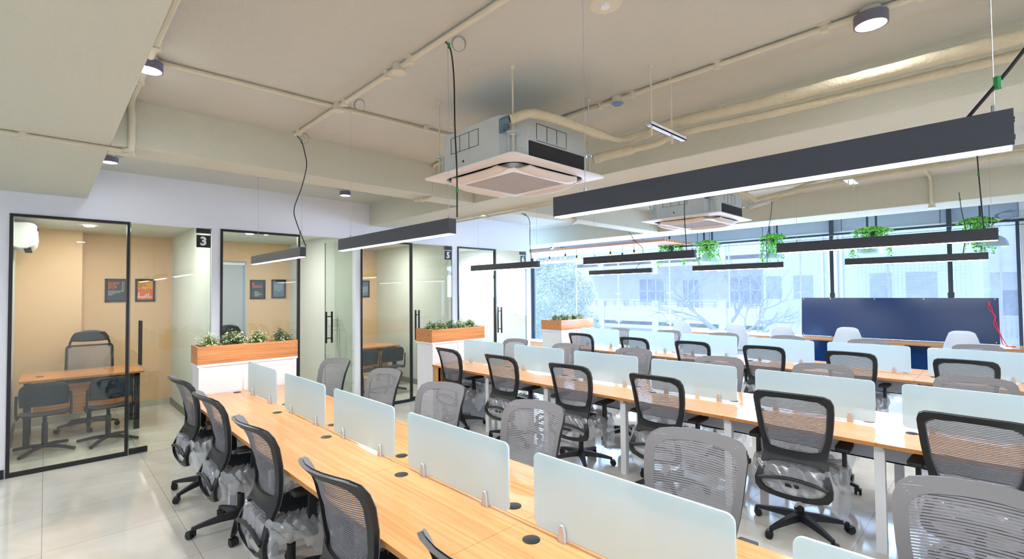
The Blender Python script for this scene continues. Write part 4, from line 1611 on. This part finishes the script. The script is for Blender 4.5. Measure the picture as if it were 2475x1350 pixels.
def exec_chair(label, x, y, rz):
    t = thing('executive_chair', label, 'chair', (x, y, 0), rz)
    m = MB()
    out = [(-.235, .50), (.235, .50), (.265, .75), (.26, 1.08), (.24, 1.12), (-.24, 1.12), (-.26, 1.08), (-.265, .75)]
    inn = [(x_ * .86, .5 + (z - .5) * .92 + .025) for x_, z in out]
    n = len(out)
    f = lambda x_, z, o_: Vector((x_, -.26 - .12 * (z - .5) + .3 * x_ * x_ + o_, z))
    vs = [f(a, b_, 0) for a, b_ in out] + [f(a, b_, .02) for a, b_ in out] + [f(a, b_, .02) for a, b_ in inn] + [f(a, b_, 0) for a, b_ in inn]
    m.add(vs, [(a * n + i, a * n + (i + 1) % n, b_ * n + (i + 1) % n, b_ * n + i) for i in range(n) for a, b_ in ((0, 1), (1, 2), (2, 3), (3, 0))])
    m.obj('back_frame', M['black'], t, bevel=.004)
    MB().surf(lambda u, v: f((u - .5) * .47, .53 + .56 * v, .022), 8, 10).obj('back_mesh', M['meshgrey'], t)
    h = MB()
    h.surf(lambda u, v: Vector(((u - .5) * 2 * (.215 - .05 * v ** 2), -.355 - .02 * v + .5 * ((u - .5) * .4) ** 2, 1.17 + .12 * v + .02 * (1 - (2 * u - 1) ** 2) * (2 * v - .6))), 12, 6)
    ho = h.obj('headrest', M['black'], t)
    md = ho.modifiers.new('thick', 'SOLIDIFY')
    md.thickness = .035
    for s in (-1, 1):
        MB().tube([(s * .21, -.31, 1.08), (s * .215, -.335, 1.14), (s * .19, -.34, 1.21)], .014, 8).obj('headrest_arm', M['black'], t)
    MB().box(-.25, .25, -.23, .26, .44, .50).obj('seat', M['seat'], t, bevel=.03, seg=4)
    MB().cyl((0, 0, .12), (0, 0, .44), .026, 14).obj('gas_lift', M['black'], t)
    for s in (-1, 1):
        MB().box(s * .30 - .015, s * .30 + .015, -.02, .04, .44, .66).box(s * .30 - .04, s * .30 + .04, -.12, .14, .66, .685).obj('armrest', M['black'], t, bevel=.005)
    star_base(t, rl=.33)
    return t


def cabin_desk(label, x0, x1, y0, y1, front):
    t = thing('cabin_desk', label, 'desk', (x0, y0, 0))
    w, d = x1 - x0, y1 - y0
    m = MB().box(0, w, 0, d, .765, .79)
    m.mi = 1
    m.box(w, w + .001, 0, d, .765, .789)
    m.obj('desktop', [M['woodY'], M['edge']], t)
    MB().box(w - .30, w - .28, .12, d - .1, .30, .70).obj('modesty_panel', M['woodY'], t)
    for yy in (.04, d - .10):
        MB().box(.05, .11, yy, yy + .06, 0, .765).box(w - .12, w - .06, yy, yy + .06, 0, .765).box(.05, w - .06, yy, yy + .06, .72, .765).obj('leg_frame', M['blackmetal'], t)
    MB().box(w - .12, w - .09, .1, d - .1, .70, .745).obj('front_rail', M['blackmetal'], t)
    MB().lathe([(0, .003), (.036, .003), (.04, 0)], (w - .35, .18, .79), 20).obj('cable_grommet', M['black'], t)
    return t


cabin_desk('oak-topped desk with black legs inside cabin 3', -9.08, -8.25, -.22, .98, 1)
exec_chair('high-backed executive chair with headrest behind the cabin 3 desk', -8.88, .45, R(-93))
visitor_chair('dark teal visitor chair in cabin 3, the one nearer the left wall', -7.93, .01, R(88))
visitor_chair('dark teal visitor chair in cabin 3, the one nearer the door', -7.87, .58, R(94))
# split air conditioner on the left cabin wall
t = thing('split_air_conditioner', 'white split air conditioner on the left wall of cabin 3', 'air conditioner', (-9.05, -.299, 2.40))
o = [(0, .03), (.0, .30), (.14, .302), (.185, .292), (.21, .27), (.222, .22), (.226, .14), (.215, .07), (.185, .02), (.13, -.01), (.07, -.012), (.02, .005)]
MB().prism(o, .0, .88, 'X').obj('casing', M['ink_white'], t, bevel=.012)
MB().box(.04, .84, .10, .165, -.012, .004).obj('air_outlet', M['foam'], t)
MB().box(.80, .878, .215, .226, .20, .235).obj('display_corner', M['teal'], t)
# LED strips and downlights in the cabins
for x, y, rz, ln, lab in [(-7.45, .82, 90, .75, 'slim white LED strip on the ceiling behind the door numbered 3'), (-7.9, 2.6, 90, .9, 'slim white LED strip on the ceiling of the cabin right of number 3')]:
    tag(MB().box(-ln / 2, ln / 2, -.012, .012, 2.765, 2.78, Matrix.Translation((x, y, 0)) @ Matrix.Rotation(R(8), 4, 'Z')).obj('led_strip', M['diffuser']), lab, 'ceiling lamp')
for x, y, lab in [(-8.1, .18, 'flat round lamp on the ceiling of cabin 3, nearer the glass'), (-8.75, .42, 'small round lamp on the ceiling of cabin 3, nearer the pillar'),
                  (-8.3, 2.3, 'small round lamp on the ceiling of the cabin behind the near planter'), (-8.4, 4.5, 'small round lamp on the ceiling behind the door numbered 5'), (-8.4, 6.3, 'small round lamp on the ceiling of the last cabin before the window')]:
    tag(MB().lathe([(0, 2.762), (.055, 2.762), (.06, 2.78)], (x, y, 0), 24).obj('recessed_lamp', M['spot']), lab, 'ceiling lamp', 'flat round cabin lamps')
for x, y, e in ((-8.1, .18, 12), (-8.75, .42, 9), (-7.6, 1.0, 12), (-8.3, 2.3, 30), (-8.4, 4.4, 30), (-8.4, 6.3, 48)):
    light('cabin_lamp_glow', 'AREA', (x, y, 2.755), e, (1, .985, .96), .16)
tag(MB().box(-8.9, -8.82, -.3, -.288, .42, .50).obj('wall_socket', M['ink_white']), 'white socket low on the left wall of cabin 3', 'socket')
tag(MB().box(-8.0, -7.92, 3.438, 3.45, 1.28, 1.40).obj('wall_switch', M['ink_white']), 'white switch plate on the right wall of cabin 4', 'switch')
exec_chair('dark executive chair in cabin 4, seen above the near planter', -8.55, 2.22, R(-75))
cabin_desk('oak desk inside cabin 5, partly hidden by the frame', -9.25, -8.42, 3.80, 5.05, 1)
visitor_chair('teal visitor chair in cabin 5, cut by the glass frame', -8.02, 4.05, R(95))
visitor_chair('teal visitor chair in cabin 5, right of the other one', -8.10, 4.62, R(86))
# roller blind over the cabin 4 window
t = thing('roller_blind', 'grey roller blind drawn down in cabin 4', 'blind', (XB, 1.95, 0))
MB().box(.0, .02, -.3, .72, .95, 2.42).obj('window_trim', mat('blue_grey_trim', srgb(150, 170, 190), .5), t)
MB().cyl((.05, -.28, 2.37), (.05, .68, 2.37), .028, 14).obj('roller_tube', M['white'], t)
MB().box(.045, .05, -.27, .65, 1.02, 2.37).obj('blind_fabric', M['blind'], t)
MB().tube([(.06, .69, 2.36), (.062, .69, 1.15), (.062, .70, 1.08), (.062, .71, 1.15), (.06, .705, 2.36)], .003, 5).obj('pull_chain', M['ink_white'], t)


# framed posters
def poster(label, y0, y1, z0, z1, paper):
    t = thing('framed_poster', label, 'poster', (XB + .001, (y0 + y1) / 2, z0), 0, 'framed posters in the cabins')
    w, h_ = y1 - y0, z1 - z0
    b_ = .028
    MB().box(0, .022, -w / 2, -w / 2 + b_, 0, h_).box(0, .022, w / 2 - b_, w / 2, 0, h_).box(0, .022, -w / 2, w / 2, 0, b_).box(0, .022, -w / 2, w / 2, h_ - b_, h_).obj('frame', M['blackmetal'], t)
    pr = MB().box(.002, .01, -w / 2 + b_ * .5, w / 2 - b_ * .5, b_ * .5, h_ - b_ * .5).obj('print', paper, t)
    return t, pr, w, h_


def lines(pr, w, h_, txts, m, y, z, size, align='LEFT', sx=.8, step=1.0, bold=0):
    for i, s in enumerate(txts):
        text_mesh('lettering', s, size, m, pr, faceX(.0108, y, z - i * size * step), .0006, align, sx, bold)


t, pr, w, h_ = poster('framed dark DON\'T STOP poster on the cabin 3 back wall', .665, .935, 1.715, 2.08, M['print_dark'])
lines(pr, w, h_, ["DON'T", 'STOP'], M['print_orange'], -.098, .285, .068, sx=.66, step=.85, bold=.001)
lines(pr, w, h_, ["DON'T STOP WHEN YOU'RE TIRED.", 'STOP WHEN YOU ARE DONE.', 'KEEP ON MOVING', 'FORWARD'], M['ink_white'], -.098, .168, .018, sx=.62, step=1.05)
m = MB()
for y0, y1, z0, z1 in ((.075, .078, .20, .315), (.098, .101, .20, .315), (.075, .101, .20, .203), (.075, .101, .312, .315), (.075, .078, .165, .185), (.095, .098, .165, .185), (.075, .098, .165, .168), (.075, .098, .182, .185)):
    m.box(.0104, .0112, y0, y1, z0, z1)
m.obj('exclamation_outline', M['ink_white'], pr)
t, pr, w, h_ = poster('framed yellow and orange GOOD THINGS poster on the cabin 3 back wall', 1.04, 1.30, 1.715, 2.08, M['print_yellow'])
MB().prism([(-.115, .018), (.115, .018), (.115, .19), (.06, .215), (0, .19), (-.06, .23), (-.115, .215)], .0101, .0106, 'X').obj('orange_wave', M['print_orange'], pr)
lines(pr, w, h_, ['GOOD THINGS', 'COME TO', 'THOSE WHO', 'WAIT'], M['ink_black'], -.10, .315, .034, sx=.66, step=.88)
MB().box(.0108, .0116, -.105, -.005, .214, .218).obj('strike_line', M['ink_white'], pr)
# handwritten hustle
hs = MB()
def stroke(pts, r=.0035):
    hs.tube(spline([(.0112, a, b_) for a, b_ in pts], 4), r, 5)
stroke([(-.105, .07), (-.085, .10), (-.075, .14), (-.085, .13), (-.09, .06), (-.078, .085), (-.07, .085), (-.068, .062), (-.055, .062), (-.052, .085), (-.05, .065), (-.04, .062), (-.035, .085), (-.034, .064), (-.02, .075), (-.012, .088), (-.01, .07), (-.022, .058), (0, .07)])
stroke([(.0, .07), (.015, .10), (.018, .125), (.012, .07), (.022, .062), (.035, .08), (.05, .12), (.045, .13), (.04, .075), (.05, .062), (.066, .08), (.07, .088), (.06, .086), (.06, .066), (.072, .062), (.09, .078)])
stroke([(-.01, .103), (.045, .108)])
hs.obj('handwritten_hustle', M['ink_white'], pr)
t, pr, w, h_ = poster('framed dark BE CURIOUS poster on the cabin 4 back wall', 2.735, 3.0, 1.725, 2.085, M['print_dark'])
lines(pr, w, h_, ['BE', 'CURIOUS'], M['print_orange'], -.10, .285, .062, sx=.66, step=.85, bold=.001)
lines(pr, w, h_, ['REPLACE', 'FEAR OF THE', 'UNKNOWN WITH', 'CURIOSITY'], M['ink_white'], -.055, .135, .026, sx=.6, step=.95)
t, pr, w, h_ = poster('framed street photo poster with white lettering on the cabin 4 back wall', 3.11, 3.37, 1.735, 2.095, M['print_city'])
lines(pr, w, h_, ['YOUR MIND IS A POWERFUL', 'THING. WHEN YOU FILL IT', 'WITH POSITIVE THOUGHTS,', 'YOUR LIFE WILL START TO', 'CHANGE'], M['ink_white'], 0, .255, .025, 'CENTER', sx=.52, step=1.15)
t, pr, w, h_ = poster('framed poster with white lettering seen through the cabin 5 glass', 4.90, 5.14, 1.73, 2.095, M['print_city'])
lines(pr, w, h_, ['YOUR MIND IS A POWERFUL', 'THING. WHEN YOU FILL IT', 'WITH POSITIVE THOUGHTS,', 'YOUR LIFE WILL START TO', 'CHANGE'], M['ink_white'], 0, .215, .025, 'CENTER', sx=.5, step=1.15)

# ================================================================== OUTSIDE
tag(MB().box(-60, 40, 11.2, 80, -4.2, -4.0).obj('outdoor_ground', M['ground']), 'pale ground far below outside the window', 'ground')
bpy.data.objects['outdoor_ground']['kind'] = 'structure'


def building(name, label, x0, x1, y, d, z0, z1, m):
    t = thing(name, label, 'building', (x0, y, -4))
    MB().box(0, x1 - x0, .0, d, 0, z1 + 4).obj('wall', m, t)
    return t


def fwin(t, x, z, w, h_, y=-.02, panes=3):
    """x, z in the building's frame"""
    f = MB().box(x, x + w, y, y + .04, z, z + h_).obj('window', M['facdark'], t)
    q = MB()
    for k in range(panes + 1):
        xx = x + w * k / panes
        q.box(xx - .03, xx + .03, y - .03, y, z, z + h_)
    for zz in (z, z + h_ * .5, z + h_):
        q.box(x, x + w, y - .03, y, zz - .025, zz + .025)
    q.obj('window_bars', M['facade3'], f)


bx0, bx1, by = -17.5, -6.4, 22.0
t = building('apartment_building', 'pale apartment block with long balconies outside the window', bx0, bx1, by + 1.4, 8, -4, 10, M['facade'])
for zf in (-2.75, .25, 3.35, 6.45):
    zz = zf + 4
    MB().box(0, bx1 - bx0, -1.4, 0, zz - .18, zz).box(0, bx1 - bx0, -1.4, -1.28, zz - .35, zz + .75).obj('balcony', M['facade3'], t)
    r_ = MB()
    for q in range(19):
        x = .3 + q * .6
        r_.box(x - .015, x + .015, -1.36, -1.33, zz + .75, zz + 1.02)
    r_.box(0, bx1 - bx0, -1.36, -1.33, zz + 1.0, zz + 1.03).box(0, bx1 - bx0, -1.36, -1.33, zz + .87, zz + .89)
    r_.obj('railing', M['facdark'], t)
    for x in (1.7, 4.95, 8.3):
        MB().box(x, x + .35, -1.45, -1.25, zz - .7, zz + 1.05).obj('balcony_pier', M['facade3'], t)
    for x in (3.4, 5.9, 8.2):
        fwin(t, x, zz + (.9 if x != 5.9 else .0), 1.5 if x != 5.9 else .9, 1.3 if x != 5.9 else 2.1)
t = building('concrete_building', 'blue-grey rendered building behind a grid of window bars', -6.3, -.5, 19.0, 7, -4, 9, M['facade2'])
for x, z, w_ in ((3.2, 5.5, .55), (4.1, 5.5, .72), (1.0, 5.5, .6), (.1, 5.5, .5)):
    MB().box(x, x + w_, -.02, .05, z, z + .8).obj('window', M['facdark'], t)
g = MB()
for k in range(27):
    g.box(2.95 + k * .1, 2.957 + k * .1, -.30, -.293, 5.3, 6.9)
for k in range(17):
    g.box(2.95, 5.6, -.30, -.293, 5.3 + k * .1, 5.307 + k * .1)
g.obj('security_grille', M['facdark'], t)
MB().box(2.95, 5.6, -.3, 0, 5.1, 5.3).obj('ledge', M['facade3'], t)
for x in (1.9, 2.1, 2.3, 2.45):
    MB().cyl((x, -.06, 0), (x, -.06, 13), .04, 8).obj('drain_pipe', M['facade3'], t)
t = building('villa', 'white house with balcony railings at the far right outside', -1.3, 4.0, 28.0, 6, -4, 6, M['facade3'])
for zz in (6.4, 3.6):
    MB().box(.3, 5, -1.2, 0, zz, zz + .25).obj('balcony', M['facade3'], t)
    r_ = MB()
    for q in range(24):
        r_.box(.4 + q * .14, .44 + q * .14, -1.2, -1.16, zz + .25, zz + 1.05)
    r_.box(.3, 4, -1.22, -1.14, zz + 1.05, zz + 1.12)
    r_.obj('railing', M['facade3'], t)
for zz in (4.6, 2.2):
    MB().box(1.1, 2.3, -.02, .04, zz, zz + 1.1).obj('window', M['facdark'], t)


def tree(label, x, y, z0, h_, rad, n, seed, ls=.16):
    t = thing('tree', label, 'tree', (x, y, z0))
    MB().tube([(0, 0, 0), (.1, 0, h_ * .35), (0, .1, h_ * .6)], [.2, .15, .08], 8).obj('trunk', M['bark'], t)
    m = MB()
    rq = random.Random(seed)
    blobs = [(rq.uniform(-1, 1) * rad * .7, rq.uniform(-1, 1) * rad * .5, h_ * rq.uniform(.45, .95), rad * rq.uniform(.3, .5)) for _ in range(14)]
    for _ in range(n):
        bx, by_, bz, br_ = rq.choice(blobs)
        d = Vector((rq.gauss(0, 1), rq.gauss(0, 1), rq.gauss(0, .8))).normalized() * br_ * rq.uniform(.6, 1.05)
        p0 = Vector((bx, by_, bz)) + d
        nrm = (d.normalized() + Vector((rq.uniform(-.7, .7), rq.uniform(-.7, .7), rq.uniform(0, .7)))).normalized()
        u = nrm.orthogonal().normalized()
        v = nrm.cross(u)
        s = ls * rq.uniform(.5, 1.2)
        m.add([p0 - u * s, p0 - v * s * .5, p0 + u * s, p0 + v * s * .5], [(0, 1, 2, 3)])
    m.obj('crown', M['extleaf'], t)
    return t


tree('leafy tree filling the left end of the window', -15.0, 16.5, -4, 8.3, 2.3, 26000, 1, .065)
tree('second leafy tree outside, farther left', -21.5, 18, -4, 9.5, 2.6, 9000, 2, .10)
# bare tree
t = thing('bare_tree', 'leafless branching tree outside the middle of the window', 'tree', (-6.3, 15.5, -4))
m = MB()
rq = random.Random(9)


def branch(p0, d, ln, r0, depth):
    pts_ = [p0]
    q = p0.copy()
    dd = d.copy()
    for _ in range(4):
        dd = (dd + Vector((rq.uniform(-.25, .25), rq.uniform(-.25, .25), rq.uniform(-.12, .18)))).normalized()
        q = q + dd * ln / 4
        pts_.append(q.copy())
    m.tube(pts_, [r0 * (1 - .12 * i) for i in range(5)], 5, False)
    if depth:
        for _ in range(3 if depth > 1 else 4):
            k = rq.randint(2, 4)
            nd = (dd + Vector((rq.uniform(-1, 1), rq.uniform(-.6, .6), rq.uniform(-.5, .7)))).normalized()
            branch(pts_[k], nd, ln * .72, r0 * .55, depth - 1)


branch(Vector((0, 0, 0)), Vector((.02, 0, 1)), 4.6, .13, 0)
for a in range(5):
    branch(Vector((0, 0, 3.9 + a * .15)), Vector((math.cos(a * 1.3), math.sin(a * 1.3) * .5, .45)).normalized(), 1.5, .06, 3)
m.obj('branches', M['bark'], t)
t = thing('palm_plant', 'small bright green palm outside behind the counter end', 'plant', (-8.3, 12.9, -.9))
m = MB()
for k in range(26):
    a = k * 2.4
    e = rq.uniform(.5, 1.3)
    d = Vector((math.cos(a) * math.cos(e), math.sin(a) * math.cos(e), math.sin(e)))
    p0 = Vector((0, 0, .9))
    sdir = d.cross(Vector((0, 0, 1))).normalized()
    pts_ = [p0, p0 + d * .35, p0 + d * .62 + Vector((0, 0, -.06))]
    m.add([pts_[0] - sdir * .01, pts_[0] + sdir * .01, pts_[1] + sdir * .02, pts_[1] - sdir * .02, pts_[2]], [(0, 1, 2, 3), (3, 2, 4)])
m.obj('fronds', M['extleaf2'], t)
MB().cyl((0, 0, -3.1), (0, 0, .92), .06, 8).obj('stem', M['bark'], t)
